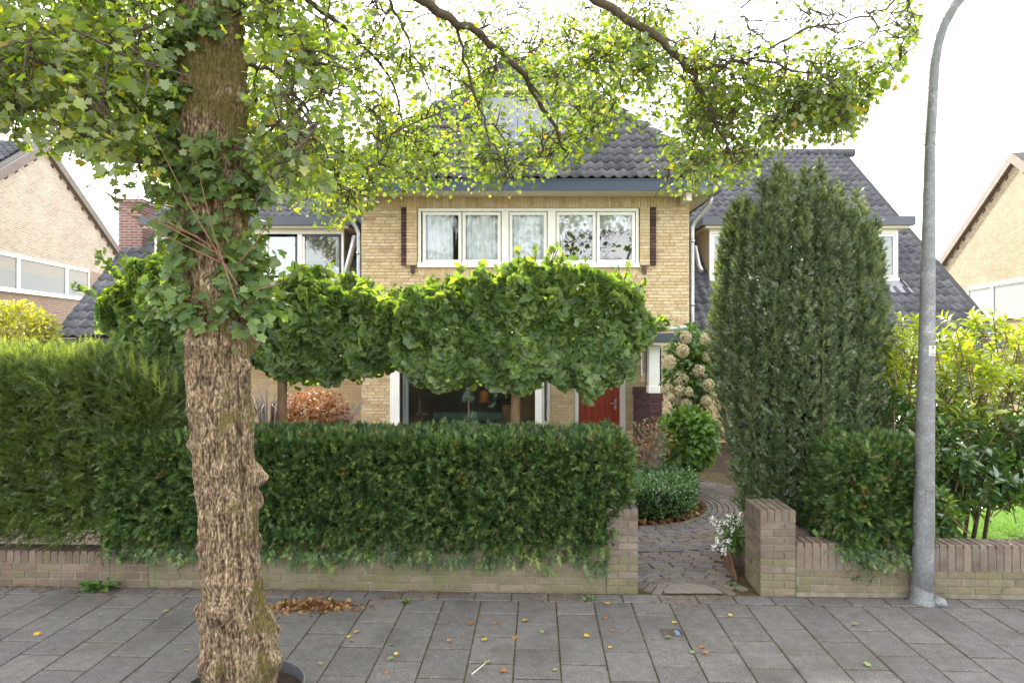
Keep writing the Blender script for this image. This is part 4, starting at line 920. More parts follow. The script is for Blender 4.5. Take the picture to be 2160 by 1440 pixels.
# ------------------------------------------------------------------ neighbouring houses
def gable_house(label, A, dr, zA, sf, sb, af, ab, depth, sign, wall_mat, windows, wz, roofmat, low=None):
    """A: apex foot; dr: direction of the gable wall going back; wall faces sign*X"""
    dr = Vector((dr[0], dr[1], 0)).normalized(); A = Vector((A[0], A[1], 0)); out = Vector((dr.y, -dr.x, 0)) * sign   # outward normal of the gable wall
    h = thing('house', label, 'house', A)
    def W(a, z, o=0.0): p = A + dr * a + out * o; return (p.x, p.y, z)
    mb = MB(); pr = [(-af, 0), (ab, 0), (ab, zA - sb * ab), (0, zA), (-af, zA - sf * af)]
    v = [W(a, z) for a, z in pr] + [W(a, z, -depth) for a, z in pr]
    mb.add(v, [(0, 1, 2, 3, 4), (9, 8, 7, 6, 5), (0, 4, 9, 5), (1, 6, 7, 2)]); mb.build('wall', wall_mat, h)
    r = MB(); e = .12
    for (a0, z0, a1, z1) in ((-af - .3, zA - sf * (af + .3) + .1, 0, zA + .1), (ab + .3, zA - sb * (ab + .3) + .1, 0, zA + .1)):
        q = [W(a0, z0, .1), W(a1, z1, .1), W(a1, z1, -depth), W(a0, z0, -depth)]; t = [(x, y, z + .1) for x, y, z in q]
        r.add(q + t, [(0, 1, 2, 3), (4, 7, 6, 5), (0, 4, 5, 1), (3, 2, 6, 7), (0, 3, 7, 4)])
    ro = r.build('roof', M['under_roof'], h)
    vb = MB()
    for (a0, z0) in ((-af - .3, zA - sf * (af + .3)), (ab + .3, zA - sb * (ab + .3))):
        q = [W(a0, z0 - .1, .02), W(0, zA - .1, .02), W(0, zA + .2, .02), W(a0, z0 + .2, .02)]; t = [W(a0, z0 - .1, .13), W(0, zA - .1, .13), W(0, zA + .2, .13), W(a0, z0 + .2, .13)]
        vb.add(q + t, [(4, 5, 6, 7), (0, 1, 5, 4), (3, 7, 6, 2), (0, 4, 7, 3)])
    vb.build('verge', M['nbverge'], ro)
    # verge bricks
    vk = MB()
    for k in range(1, 18):
        for (sg, sl__, lim) in ((-1, sf, af), (1, sb, ab)):
            a = sg * k * .5
            if abs(a) > lim: continue
            p = Vector(W(a, zA - sl__ * abs(a) - .2, .012)); dd = (dr * sg - Vector((0, 0, sl__))).normalized(); vk.obox(p, dd, out, dd.cross(out), .08, .012, .035)
    vk.build('verge_brick', M['purple_brick'], ro, kind='stuff')
    # tiles on the front slope
    L = math.hypot(af + .3, sf * (af + .3)); o0 = W(-af - .3, zA - sf * (af + .3) + .2, .1) if sign > 0 else W(-af - .3, zA - sf * (af + .3) + .2, -depth)
    if sign > 0: o0 = W(-af - .3, zA - sf * (af + .3) + .2, -depth)
    udir = out * sign if sign > 0 else -out
    roof_plane(ro, o0, tuple(out if sign > 0 else -out), tuple(dr * (af + .3) + Vector((0, 0, sf * (af + .3)))), depth, L, lambda a, b: True, M['roof_tile'], .22, .3)
    for (a0, a1, split, dark) in windows:
        f = MB(); z0, z1 = wz
        def bx(aa, ab_, za, zb, o0_, o1_): 
            c = (Vector(W((aa + ab_) / 2, (za + zb) / 2, (o0_ + o1_) / 2))); f.obox(c, dr, out, (0, 0, 1), (ab_ - aa) / 2, (o1_ - o0_) / 2, (zb - za) / 2)
        fw = .1
        bx(a0, a1, z0 - .02, z0 + fw, .005, .07); bx(a0, a1, z1 - fw, z1, .005, .06)
        ed = [a0] + list(split) + [a1]
        for e_ in ed: bx(max(a0, e_ - .07), min(a1, e_ + .07), z0 + fw, z1 - fw, .005, .055)
        wo_ = f.build('window', M['white'], h)
        for i_, (p, q) in enumerate(zip(ed[:-1], ed[1:])):
            MB().quad(W(p, z0 + .05, .025), W(q, z0 + .05, .025), W(q, z1 - .05, .025), W(p, z1 - .05, .025)).build('pane', M['glass_n'], wo_)
            top = z0 + (z1 - z0) * dark
            MB().quad(W(p, z0 + .02, .018), W(q, z0 + .02, .018), W(q, top, .018), W(p, top, .018)).build('blind', M['blind'], wo_)
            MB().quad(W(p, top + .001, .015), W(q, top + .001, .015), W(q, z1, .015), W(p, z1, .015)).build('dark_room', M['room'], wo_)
    return h, W
def hit(px, A, d):
    u = (px - 1080) / 1440; return (u * A[1] - A[0]) / (d[0] - u * d[1])
M['nbverge'] = solid('pale_verge', (0.14, 0.115, 0.095), 0.8, var=.25)
M['blind'] = solid('window_blind', (0.15, 0.165, 0.18), .8, var=.05)
Al = (PX(92, 21.5), 21.5); dl = Vector((-.14, 1)).normalized(); zAl = PZ(312, 21.5)
def zl(px, py, A, d): a = hit(px, A, d); return PZ(py, A[1] + a * d[1])
wlz = (zl(100, 624, Al, dl), zl(100, 551, Al, dl))
splits = [hit(p, Al, dl) for p in (36, 138)]
h1, W1 = gable_house('pale pink brick gabled house beyond the left hedge', Al, dl, zAl, .60, .50, 6.0, 8.5, 7, 1, M['nb_left'],
    [(hit(-90, Al, dl), hit(186, Al, dl), splits, .55)], wlz, None)
# darker lower brickwork of that house, its slanted part painting the gable's shade
lowb = MB(); a0, a1 = -6.0, 8.5
z_l = lambda a: wlz[0] - .03
lowb.quad(W1(-6, 0, .004), W1(8.5, 0, .004), W1(8.5, wlz[0] - .02, .004), W1(-6, wlz[0] - .02, .004))
aw = hit(190, Al, dl); lowb.quad(W1(aw, wlz[0] - .02, .004), W1(8.5, wlz[0] - .02, .004), W1(8.5, wlz[0] + .4, .004), W1(aw + 1.2, wlz[1] - .1, .004), W1(aw, wlz[1], .004))
lowb.build('lower_wall_shade', M['nb_left_dark'], h1)
Ar = (PX(2142, 20.0), 20.0); d_r = Vector((.225, 1)).normalized(); zAr = PZ(336, 20.0)
wrz = (zl(2090, 672, Ar, d_r), zl(2090, 598, Ar, d_r))
h2, W2 = gable_house('pale yellow brick gabled house behind the lamp post at the far right', Ar, d_r, zAr, .62, .47, 6.0, 9.0, 7, -1, M['nb_right'],
    [(hit(2175, Ar, d_r) - 2.0, hit(2044, Ar, d_r), [hit(2096, Ar, d_r)], 1.0)], wrz, None)

# ------------------------------------------------------------------ planting helpers
def fbm(p, f=1.0, seed=0.0):
    x, y, z = p[:, 0] * f + seed, p[:, 1] * f + seed * 1.7, p[:, 2] * f + seed * .6
    return (np.sin(1.7 * x + 1.3 * np.sin(2.1 * y + z)) + np.sin(2.3 * z + 1.7 * np.sin(1.9 * x - y)) + np.sin(2.9 * y + 1.1 * np.sin(2.7 * z + x)) + .5 * np.sin(5.1 * x + 4.3 * z) + .5 * np.sin(4.7 * y - 5.3 * x)) / 4
def hedge_pts(x0, x1, y0, y1, z0, z1, dens, faces, rad=.08, lump=.05, depth=.10, frame=True):
    """points on a lumpy rounded block, local street frame (s,t,z) or world"""
    P_, N_ = [], []
    for fc, w in faces.items():
        if fc in 'fb': A_ = (x1 - x0) * (z1 - z0)
        elif fc == 't': A_ = (x1 - x0) * (y1 - y0)
        else: A_ = (y1 - y0) * (z1 - z0)
        n = int(A_ * dens * w); a, b = rng.random(n), rng.random(n)
        if fc == 'f': p = np.stack([x0 + a * (x1 - x0), np.full(n, y0), z0 + b * (z1 - z0)], 1); nn = (0, -1, 0)
        if fc == 'b': p = np.stack([x0 + a * (x1 - x0), np.full(n, y1), z0 + b * (z1 - z0)], 1); nn = (0, 1, 0)
        if fc == 't': p = np.stack([x0 + a * (x1 - x0), y0 + b * (y1 - y0), np.full(n, z1)], 1); nn = (0, 0, 1)
        if fc == 'l': p = np.stack([np.full(n, x0), y0 + a * (y1 - y0), z0 + b * (z1 - z0)], 1); nn = (-1, 0, 0)
        if fc == 'r': p = np.stack([np.full(n, x1), y0 + a * (y1 - y0), z0 + b * (z1 - z0)], 1); nn = (1, 0, 0)
        P_.append(p); N_.append(np.tile(np.array(nn, float), (n, 1)))
    p = np.concatenate(P_); nn = np.concatenate(N_)
    # round the corners
    lo = np.array([x0, y0, z0 - 9]) + rad; hi = np.array([x1, y1, z1]) - rad
    cl = np.clip(p, lo, hi); dlt = p - cl; ln = np.linalg.norm(dlt, axis=1, keepdims=True); m = ln[:, 0] > 1e-6
    p[m] = cl[m] + dlt[m] / ln[m] * np.minimum(ln[m], rad); nn[m] = dlt[m] / ln[m]
    p = p + nn * (fbm(p, 5.0, 1.3)[:, None] * lump + fbm(p, 13.0, 4.1)[:, None] * lump * .5 - (rng.random((len(p), 1)) ** 1.6) * depth)
    return p, nn
def to_street(p, nn):
    q = np.stack([p[:, 0] * SCs - p[:, 1] * SSn, 5.672 + p[:, 0] * SSn + p[:, 1] * SCs, p[:, 2]], 1)
    m = np.stack([nn[:, 0] * SCs - nn[:, 1] * SSn, nn[:, 0] * SSn + nn[:, 1] * SCs, nn[:, 2]], 1); return q, m
def yew_dir(nn, up=.35, jit=.55, down=0): 
    d = nn + np.array([0, 0, up]) + rng.normal(0, jit, nn.shape); return d
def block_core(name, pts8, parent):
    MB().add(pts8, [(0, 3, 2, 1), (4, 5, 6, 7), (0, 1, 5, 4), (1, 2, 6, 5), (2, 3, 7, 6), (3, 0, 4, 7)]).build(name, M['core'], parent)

# long clipped yew hedge
h_s0, h_s1, h_z0, h_z1 = sx(212), sx(1326), .34, 1.25
hg = thing('hedge', 'long dark green clipped yew hedge on the green-stained brick wall', 'hedge', S((h_s0 + h_s1) / 2, .3))
p, nn = hedge_pts(h_s0, h_s1, -.03, .78, h_z0, h_z1, 2250, {'f': 1.5, 't': 1.4, 'r': 1.2, 'l': .8}, .10, .04, .15)
lowm = p[:, 2] < .55; nn2 = nn.copy()
ok_ = (fbm(p, 9.0, 6.3) > -.62) & ~((p[:, 2] < .72) & (p[:, 0] > sx(1288) + (p[:, 2] - .45) * .25)); p, nn, lowm = p[ok_], nn[ok_], lowm[ok_]
q, m = to_street(p, nn)
d = yew_dir(m, .25, .55); d[lowm] += np.array([0, -.3, -.7])
foliage('needles', SPRIG, q, d, m + rng.normal(0, .6, m.shape), rng.uniform(.058, .10, len(q)), M['yew'], hg)
# hanging sprays over the wall
n = 420; ss = rng.uniform(h_s0 + .05, sx(1290), n); zz = .36 - np.abs(rng.normal(0, .05, n)) - .10 * np.maximum(0, fbm(np.stack([ss, ss * 0, ss * 0], 1), 3.0, 2.2))
q, m = to_street(np.stack([ss, rng.uniform(-.09, -.03, n), zz], 1), np.tile([0., -1., 0.], (n, 1)))
foliage('hanging_sprays', SPRIG, q, np.stack([rng.normal(0, .5, n), rng.normal(-.3, .3, n), rng.normal(-.8, .4, n)], 1), m + rng.normal(0, .5, m.shape), rng.uniform(.06, .10, n), M['yew'], hg)
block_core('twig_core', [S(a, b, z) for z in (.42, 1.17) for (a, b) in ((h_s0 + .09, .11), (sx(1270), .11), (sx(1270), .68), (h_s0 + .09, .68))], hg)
# dry leaves lying on its top
n = 70; q, m = to_street(np.stack([rng.uniform(h_s0, h_s1, n), rng.uniform(.0, .75, n), np.full(n, 1.29)], 1), np.tile([0., 0., 1.], (n, 1)))
o = foliage('leaf_litter', MAPLE_S, q, rng.normal(0, 1, (n, 3)) * np.array([1, 1, .3]), m + rng.normal(0, .35, m.shape), rng.uniform(.025, .05, n), M['litter'], None)

# taller soft hedge far left
h2t = thing('hedge', 'tall loose light green hedge over the brown wall at the far left', 'hedge', (-4.2, 6.6, 0))
p, nn = hedge_pts(-5.5, sx(395, .6), .06, 1.5, .36, 1.92, 1550, {'f': 1.5, 't': 1.3, 'r': 1.4}, .25, .10, .22)
q, m = to_street(p, nn)
drop = np.clip((q[:, 0] + 3.55) / .8, 0, 1); q[:, 2] -= drop * .45 * (q[:, 2] > 1.2) * (q[:, 2] - 1.2) / .8
d = yew_dir(m, .5, .55); low = q[:, 2] < .6; d[low] += np.array([0, -.5, -.9])
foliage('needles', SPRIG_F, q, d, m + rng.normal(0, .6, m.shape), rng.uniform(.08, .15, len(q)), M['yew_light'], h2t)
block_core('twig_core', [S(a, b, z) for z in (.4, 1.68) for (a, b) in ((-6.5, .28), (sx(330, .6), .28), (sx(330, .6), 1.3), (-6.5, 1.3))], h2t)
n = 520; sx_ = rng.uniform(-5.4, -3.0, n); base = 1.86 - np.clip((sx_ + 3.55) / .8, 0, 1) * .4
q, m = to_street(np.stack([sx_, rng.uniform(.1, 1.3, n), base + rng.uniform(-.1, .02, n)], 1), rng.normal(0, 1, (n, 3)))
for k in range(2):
    foliage('top_shoots', SPRIG_F, q + np.array([0, 0, .07 * k]), np.stack([rng.normal(0, .22, n), rng.normal(0, .22, n), np.ones(n)], 1), m, rng.uniform(.10, .20, n), M['yew_tip_sunlit'], h2t)

# columnar yew
cy = thing('yew_tree', 'broad columnar dark green yew behind the right brick pier', 'yew tree', (2.75, 6.75, 0))
YC = np.array([PX(1684, 6.75), 6.75]); RX, RY = .74, .68
posl, dirl, tips, stems = [], [], [], MB()
golden = 2.39996
SP = [(random.uniform(.93, 1.0), 2 * PI * (k + random.uniform(-.22, .22)) / 27, 1000) for k in range(27)] + [(random.uniform(.74, .86), 2 * PI * (k + random.uniform(-.3, .3)) / 22, 640) for k in range(22)] + [(random.uniform(.2, .55), random.uniform(0, 2 * PI), 260) for k in range(16)]
for i, (rr, a, NSPR) in enumerate(SP):
    ztop = 3.62 - .55 * rr ** 5.0 + random.uniform(-.22, .20)
    if rr > .6 and math.sin(a) > .45: continue
    pts = []
    for t in np.linspace(0, 1, 16):
        w = .62 + .38 * math.sin(min(1, t * 1.6) * PI / 2) - .09 * max(0, t - .7) / .3
        pts.append(np.array([YC[0] + RX * rr * math.cos(a) * w / .98 + .03 * math.sin(7 * t + i), YC[1] + RY * rr * math.sin(a) * w / .98 + .03 * math.cos(6 * t + i), .32 + (ztop - .32) * t]))
    pts = np.array(pts)
    if i % 4 == 0: stems.tube([tuple(q) for q in pts], list(np.linspace(.014, .004, 16)), 4, False)
    nsp = NSPR
    if rr < .5: ts = rng.uniform(.70, 1, nsp)
    else: ts = rng.random(nsp) ** .9
    idx = ts * 15; i0 = np.minimum(idx.astype(int), 14); fr = (idx - i0)[:, None]
    c = pts[i0] * (1 - fr) + pts[i0 + 1] * fr
    aa = rng.uniform(0, 2 * PI, nsp); rad = rng.uniform(.012, .098, nsp) * (1.08 - .92 * ts ** 3) * (1 + .25 * np.sin(ts * 23 + i))
    off = np.stack([np.cos(aa), np.sin(aa), np.zeros(nsp)], 1)
    posl.append(c + off * rad[:, None]); dirl.append(off * .75 + np.array([0, 0, .85]) + rng.normal(0, .2, (nsp, 3)))
    tp = np.repeat(pts[-1:], 5, 0) + np.stack([np.zeros(5), np.zeros(5), np.linspace(-.06, .05, 5)], 1); posl.append(tp); dirl.append(np.tile([0., 0., 1.], (5, 1)) + rng.normal(0, .25, (5, 3)))
q = np.concatenate(posl); d = np.concatenate(dirl)
foliage('needles', SPRIG, q, d, rng.normal(0, 1, q.shape), rng.uniform(.05, .09, len(q)), M['yew_blue'], cy)
stems.build('stems', M['stem'], cy)
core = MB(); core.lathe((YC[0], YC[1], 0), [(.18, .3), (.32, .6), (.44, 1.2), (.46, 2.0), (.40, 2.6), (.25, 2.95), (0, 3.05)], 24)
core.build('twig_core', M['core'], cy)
# low yew block to its right
ly = thing('yew_bush', 'low squarish yew bush hanging over the wall beside the lamp post', 'yew bush', (3.0, 5.95, 0))
p, nn = hedge_pts(sx(1775), sx(1962), -.02, .75, .40, 1.23, 3000, {'f': 1.5, 't': 1.5, 'r': 1.2, 'l': 1.0}, .16, .06, .15)
q, m = to_street(p, nn); d = yew_dir(m, .3, .55); low = q[:, 2] < .62; d[low] += np.array([0, -.3, -.8])
foliage('needles', SPRIG, q, d, m + rng.normal(0, .6, m.shape), rng.uniform(.055, .10, len(q)), M['yew'], ly)
n = 130; q, m = to_street(np.stack([rng.normal(sx(1830), .12, n), rng.uniform(-.1, -.02, n), .42 - np.abs(rng.normal(0, .08, n))], 1), np.tile([0., -1., 0.], (n, 1)))
foliage('hanging_sprays', SPRIG, q, np.stack([rng.normal(0, .5, n), rng.normal(-.3, .3, n), rng.normal(-.7, .4, n)], 1), m + rng.normal(0, .5, m.shape), rng.uniform(.06, .10, n), M['yew'], ly)
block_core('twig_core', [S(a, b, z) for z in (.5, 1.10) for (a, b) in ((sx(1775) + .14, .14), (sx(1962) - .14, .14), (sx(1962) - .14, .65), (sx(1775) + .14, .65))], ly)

# clipped box cushion
bx_t = thing('box_bush', 'round clipped box cushion with flat top beside the curving path', 'box bush', (BC[0], BC[1], 0))
n = 5200; a = rng.uniform(0, 2 * PI, n); rr = 1.0 + .03 * np.sin(5 * a)
side = rng.random(n) < .42; rad = np.where(side, rr, rr * np.sqrt(rng.random(n))); zz = np.where(side, rng.uniform(.06, .40, n), .42 - .05 * (rad / 1.0) ** 6)
q = np.stack([BC[0] + rad * np.cos(a), BC[1] + rad * np.sin(a), zz], 1); nn = np.where(side[:, None], np.stack([np.cos(a), np.sin(a), a * 0 + .2], 1), np.tile([0., 0., 1.], (n, 1)))
q += nn * (fbm(q, 9, 2)[:, None] * .02 - rng.random((n, 1)) * .05)
SMALL = (np.array([(0, 0, 0), (.32, .5, .06), (0, 1, -.08), (-.32, .5, .06)], float), np.array([(0, 1, 2), (0, 2, 3)]))
k = 4
foliage('leaves', SMALL, np.repeat(q, k, 0) + rng.normal(0, .018, (n * k, 3)), np.repeat(nn, k, 0) + rng.normal(0, .6, (n * k, 3)), rng.normal(0, 1, (n * k, 3)), rng.uniform(.022, .038, n * k), M['box'], bx_t)
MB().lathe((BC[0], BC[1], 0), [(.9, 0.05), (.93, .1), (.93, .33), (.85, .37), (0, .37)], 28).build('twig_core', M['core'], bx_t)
n = 400; a = rng.uniform(-2.6, .3, n); rr = rng.uniform(.92, 1.09, n)
foliage('leaf_litter', MAPLE_S, np.stack([BC[0] + rr * np.cos(a), BC[1] + rr * np.sin(a), rng.uniform(-.015, .03, n)], 1), rng.normal(0, 1, (n, 3)) * np.array([1, 1, .3]), np.tile([0., 0., 1.], (n, 1)) + rng.normal(0, .4, (n, 3)), rng.uniform(.03, .06, n), M['litter'], None)

# ginkgos
def ginkgo(label, trunk_px, Yc, poly, depth, nleaf, seed, singles=0, shoots=()):
    t = thing('ginkgo_tree', label, 'tree', (PX(trunk_px, Yc), Yc, 0), 'pruned ginkgo trees behind the hedge')
    tops = np.array(poly['top'], float); bots = np.array(poly['bot'], float)
    pxs = rng.uniform(tops[0, 0], tops[-1, 0], nleaf); zt = np.interp(pxs, tops[:, 0], tops[:, 1]); zb = np.interp(pxs, bots[:, 0], bots[:, 1])
    mid, hh = (zt + zb) / 2, (zb - zt) / 2
    # elliptical cross-section in (depth, height)
    th = rng.uniform(0, 2 * PI, nleaf); th = np.where(rng.random(nleaf) < .45, rng.uniform(PI * .75, PI * 1.55, nleaf), th); sh = 1 - rng.random(nleaf) ** 2.0 * .5
    cs = np.sign(np.cos(th)) * np.abs(np.cos(th)) ** .6; sn = np.sign(np.sin(th)) * np.abs(np.sin(th)) ** .6
    fr_ = rng.random(nleaf) < .5; snf = rng.uniform(-1, 1, nleaf); sn = np.where(fr_, snf, sn); cs = np.where(fr_, -(1 - np.abs(snf) ** 3) ** (1 / 3), cs)
    sh = np.where(fr_, 1 - (1 - sh) * .6, sh)
    y = Yc + depth * cs * sh; py = mid - hh * sn * np.where(fr_, 1, sh)
    Yf = Yc - .7 * depth; q = np.stack([(pxs - 1080) / 1440 * Yf, y, CAMZ + (715 - py) / 1440 * Yf], 1)
    lump = fbm(q, 4.5, seed); nn = np.stack([np.zeros(nleaf), cs, sn], 1); q = q + nn * (lump * .19 + fbm(q, 11.0, seed + 3) * .06)[:, None]; kp = fbm(q, 7.0, seed + 9) > -.55; q, nn, sn = q[kp], nn[kp], sn[kp]; nleaf = len(q)
    d = nn * .7 + np.stack([rng.normal(0, .6, nleaf), rng.normal(-.1, .4, nleaf), rng.normal(-.45, .5, nleaf)], 1)
    top = sn > .4; d[top] += np.array([0, 0, .8])
    n_ = nn + np.array([0, -.35, .45]) + rng.normal(0, .5, (nleaf, 3)); s = rng.uniform(.055, .090, nleaf)
    # leading shoots
    Q, Dd, Nn, Ss = [q], [d], [n_], [s]; tw = MB(); shoots = list(shoots)
    for i in range(11):
        x0 = random.uniform(tops[0, 0] + 12, tops[-1, 0] - 8); y0 = float(np.interp(x0, tops[:, 0], tops[:, 1])) + 22
        shoots.append((x0, y0, x0 + random.uniform(-22, 22), y0 - random.uniform(28, 58), random.randint(9, 16)))
    for sd_ in (0, -1):
        for i in range(3):
            x0 = tops[sd_, 0]; y0 = random.uniform(tops[sd_, 1], bots[sd_, 1]); shoots.append((x0, y0, x0 + (-1 if sd_ == 0 else 1) * random.uniform(15, 40), y0 - random.uniform(-5, 25), 10))
    for (x0, y0, x1, y1, k) in shoots:
        a_, b_ = np.array(P(x0, y0, Yc - .1)), np.array(P(x1, y1, Yc - .15)); ts = rng.random(k)
        qq = a_ + (b_ - a_) * ts[:, None] + rng.normal(0, .025, (k, 3)); Q.append(qq); Dd.append(rng.normal(0, 1, (k, 3)) + (b_ - a_)); Nn.append(rng.normal(0, 1, (k, 3)) + np.array([0, -.3, .6])); Ss.append(rng.uniform(.045, .072, k)); MB().tube([tuple(a_), tuple((a_ + b_) / 2 + rng.normal(0, .01, 3)), tuple(b_)], [.008, .006, .003], 5).build('shoot', M['stem'], t)
    q, d, n_, s = map(np.concatenate, (Q, Dd, Nn, Ss))
    if singles:
        fr = np.argsort(q[:, 1])[:singles]; mk = np.ones(len(q), bool); mk[fr] = False
        me = mesh_np('leaf', GINKGO[0], GINKGO[1], M['ginkgo_leaf']); single_leaves('leaf', [me], q[fr], d[fr], n_[fr], s[fr], t); q, d, n_, s = q[mk], d[mk], n_[mk], s[mk]
    foliage('foliage', GINKGO, q, d, n_, s, M['ginkgo_leaf'], t)
    X0 = PX(trunk_px, Yc); zc = CAMZ + (715 - np.interp(trunk_px, bots[:, 0], bots[:, 1])) / 1440 * Yc
    tr = MB(); tr.tube([(X0, Yc, -.02), (X0 + .01, Yc, .5), (X0 - .01, Yc, 1.0), (X0, Yc, zc + .02), (X0 - .01, Yc, zc + .25)], [.055, .047, .045, .05, .06], 12); tro = tr.build('trunk', M['tan_bark'], t)
    br = MB()
    for i in range(26):
        j = random.randrange(len(q) - 1); e = Vector(q[j]); b = Vector((X0, Yc, zc + random.uniform(0, .3))); m_ = (b + e) / 2 + Vector((0, 0, random.uniform(-.02, .1)))
        br.tube([b, m_, e], [.022, .013, .004], 5, False)
    br.build('branch', M['branch'], t)
ginkgo('widest pruned ginkgo, its flat crown before the brick house front and red door', 1088, 6.9,
       {'top': [(835, 675), (865, 630), (930, 603), (1040, 578), (1120, 556), (1200, 554), (1270, 570), (1335, 612), (1372, 695)], 'bot': [(835, 745), (870, 790), (960, 808), (1060, 802), (1150, 806), (1250, 822), (1320, 780), (1372, 700)]},
       .58, 8600, 1.0, 280, [(1150, 600, 1172, 522, 40), (1190, 600, 1180, 545, 16), (1210, 600, 1235, 555, 16), (1310, 610, 1325, 562, 22), (1340, 620, 1362, 585, 16), (1000, 600, 1020, 560, 16), (1080, 600, 1060, 560, 16), (920, 620, 905, 585, 16), (1360, 690, 1425, 672, 16)])
ginkgo('pruned ginkgo in the middle, between the street tree trunk and the wide ginkgo', 596, 7.2,
       {'top': [(535, 665), (580, 610), (640, 582), (700, 588), (760, 612), (820, 640), (852, 685)], 'bot': [(535, 770), (580, 790), (640, 792), (740, 788), (800, 775), (852, 740)]},
       .6, 6800, 3.0, 0, [(640, 600, 690, 563, 30), (700, 600, 780, 592, 22), (820, 630, 845, 605, 16), (740, 610, 720, 580, 14)])
ginkgo('pruned ginkgo left of the street tree trunk, rising over the soft hedge', 300, 6.9,
       {'top': [(235, 660), (255, 600), (310, 565), (380, 545), (420, 560)], 'bot': [(235, 690), (265, 745), (310, 790), (380, 825), (420, 820)]},
       .55, 4600, 5.0, 0, [(260, 640, 150, 602, 34), (262, 600, 205, 528, 44), (300, 580, 255, 545, 26), (330, 570, 345, 545, 14)])

# glossy laurel-like shrub on the right
lr = thing('laurel_shrub', 'tall glossy shrub with large oval leaves and yellow-green tips right of the lamp post', 'shrub', (PX(2060, 6.9), 6.9, 0))
Lp, Ld, Ln, Ls_, Lr = [], [], [], [], []
stm = MB()
nsh = 740
for i in range(nsh):
    px = random.uniform(1868, 2330); top = np.interp(px, [1868, 1900, 1960, 2050, 2160, 2330], [690, 655, 640, 650, 665, 700])
    bot = np.interp(px, [1868, 1960, 2000, 2160, 2330], [950, 1030, 1070, 1040, 1030])
    f = random.random() ** .85; py = top + (bot - top) * f; Y = 6.75 + random.uniform(-.6, .75) * (1 if f > .1 else .5)
    if random.random() < .08: py = random.uniform(1040, 1110); px = random.uniform(1940, 2010); Y = random.uniform(6.0, 6.4)
    tip = np.array(P(px, py, Y)); ax = nrm(np.array([random.gauss(0, .35), random.gauss(-.25 if f > .3 else 0, .3), .8 - .75 * max(0, f - .35)]))
    k = random.randint(8, 14); young = 1 if f < .36 else (.6 if f < .56 else 0)
    stm.tube([tuple(tip - ax * .32), tuple(tip - ax * .1), tuple(tip)], [.006, .005, .003], 5, False)
    for j in range(k):
        a = j * 2.4 + random.random(); u = j / k
        x_ = nrm(np.cross(ax, np.array([.3, .7, .2]))); y_ = np.cross(ax, x_)
        out = x_ * math.cos(a) + y_ * math.sin(a)
        Lp.append(tip - ax * (.16 * (1 - u))); Ld.append(out * (1.0 - .3 * u) + ax * (.25 + .7 * u) - np.array([0, 0, .30 * (1 - u)])); Ln.append(ax + out * -.2 + rng.normal(0, .15, 3)); Ls_.append(random.uniform(.09, .145) * (1 - .25 * u * (young > 0)))
        r_ = random.uniform(0, .58) if young == 0 else (random.uniform(.70, .95) if young == 1 or random.random() < .5 else random.uniform(.3, .7))
        if young and random.random() < .003: r_ = 1.0
        Lr.append(r_)
Lp, Ld, Ln, Ls_, Lr = map(np.array, (Lp, Ld, Ln, Ls_, Lr))
old = np.where(Lr < .6)[0]; front = old[np.argsort(Lp[old, 1])][:280]; mk = np.ones(len(Lp), bool); mk[front] = False
me = mesh_np('leaf', ELL[0], ELL[1], M['laurel_one'], True); single_leaves('leaf', [me], Lp[front], Ld[front], Ln[front], Ls_[front], lr)
o = foliage('foliage', ELL, Lp[mk], Ld[mk], Ln[mk], Ls_[mk], M['laurel'], lr, Lr[mk])
stm.build('twigs', M['stem'], lr)
for (b, e, r_) in (((2050, 1135), (2090, 940), .022), ((2075, 1130), (2110, 900), .02), ((2035, 1120), (2060, 930), .018), ((2000, 1110), (2020, 950), .015), ((2095, 1075), (2200, 1040), .012), ((1925, 1000), (1918, 820), .018), ((1960, 1090), (2000, 900), .014)):
    x0, y0, z0 = P(b[0], b[1], 6.9); x1, y1, z1 = P(e[0], e[1], 6.85)
    MB().tube([(x0, y0, max(.0, z0 - .06) if b[1] > 1100 else z0), ((x0 + x1) / 2 + .03, y0, (z0 + z1) / 2), (x1, y1, z1), (x1 + .05, y1 - .1, z1 + .5)], [r_, r_ * .85, r_ * .7, r_ * .4], 8).build('stem', M['stem'], lr)

# hydrangea with cream heads
def leaf_ball(name, par, c, r, n, T, size, mat, squash=1.0, shell=.55, down=0.0, kind='stuff', rnd=None):
    v = nrm(rng.normal(0, 1, (n, 3))); rad = 1 - rng.random((n, 1)) ** 1.5 * shell
    q = np.array(c) + v * rad * np.array(r) * np.array([1, 1, squash]) ; q += v * fbm(q, 6, 1.0)[:, None] * .12 * np.mean(r)
    return foliage(name, T, q, v + rng.normal(0, .5, v.shape) - np.array([0, 0, down]), v * .6 + np.array([0, -.1, .7]) + rng.normal(0, .35, v.shape), rng.uniform(*size, n), mat, par, rnd, kind)
hd = thing('hydrangea', 'hydrangea bush with round cream and pinkish flower heads left of the columnar yew', 'hydrangea', (PX(1460, 9.6), 9.6, 0))
leaf_ball('foliage', hd, P(1462, 785, 9.8), (.40, .3, .66), 1500, ELLB, (.07, .13), M['hydrangea_leaf'], down=.4, shell=.8)
leaf_ball('lower_foliage', hd, P(1450, 925, 9.4), (.40, .36, .42), 1500, ELLB, (.07, .13), M['hydrangea_bright'], down=.2)
FLO = fan(mirror([(0, 0), (.5, .1), (.35, .5), (.5, .9), (0, 1)]), (0, .5), lambda x, y: -.2 * x * x)
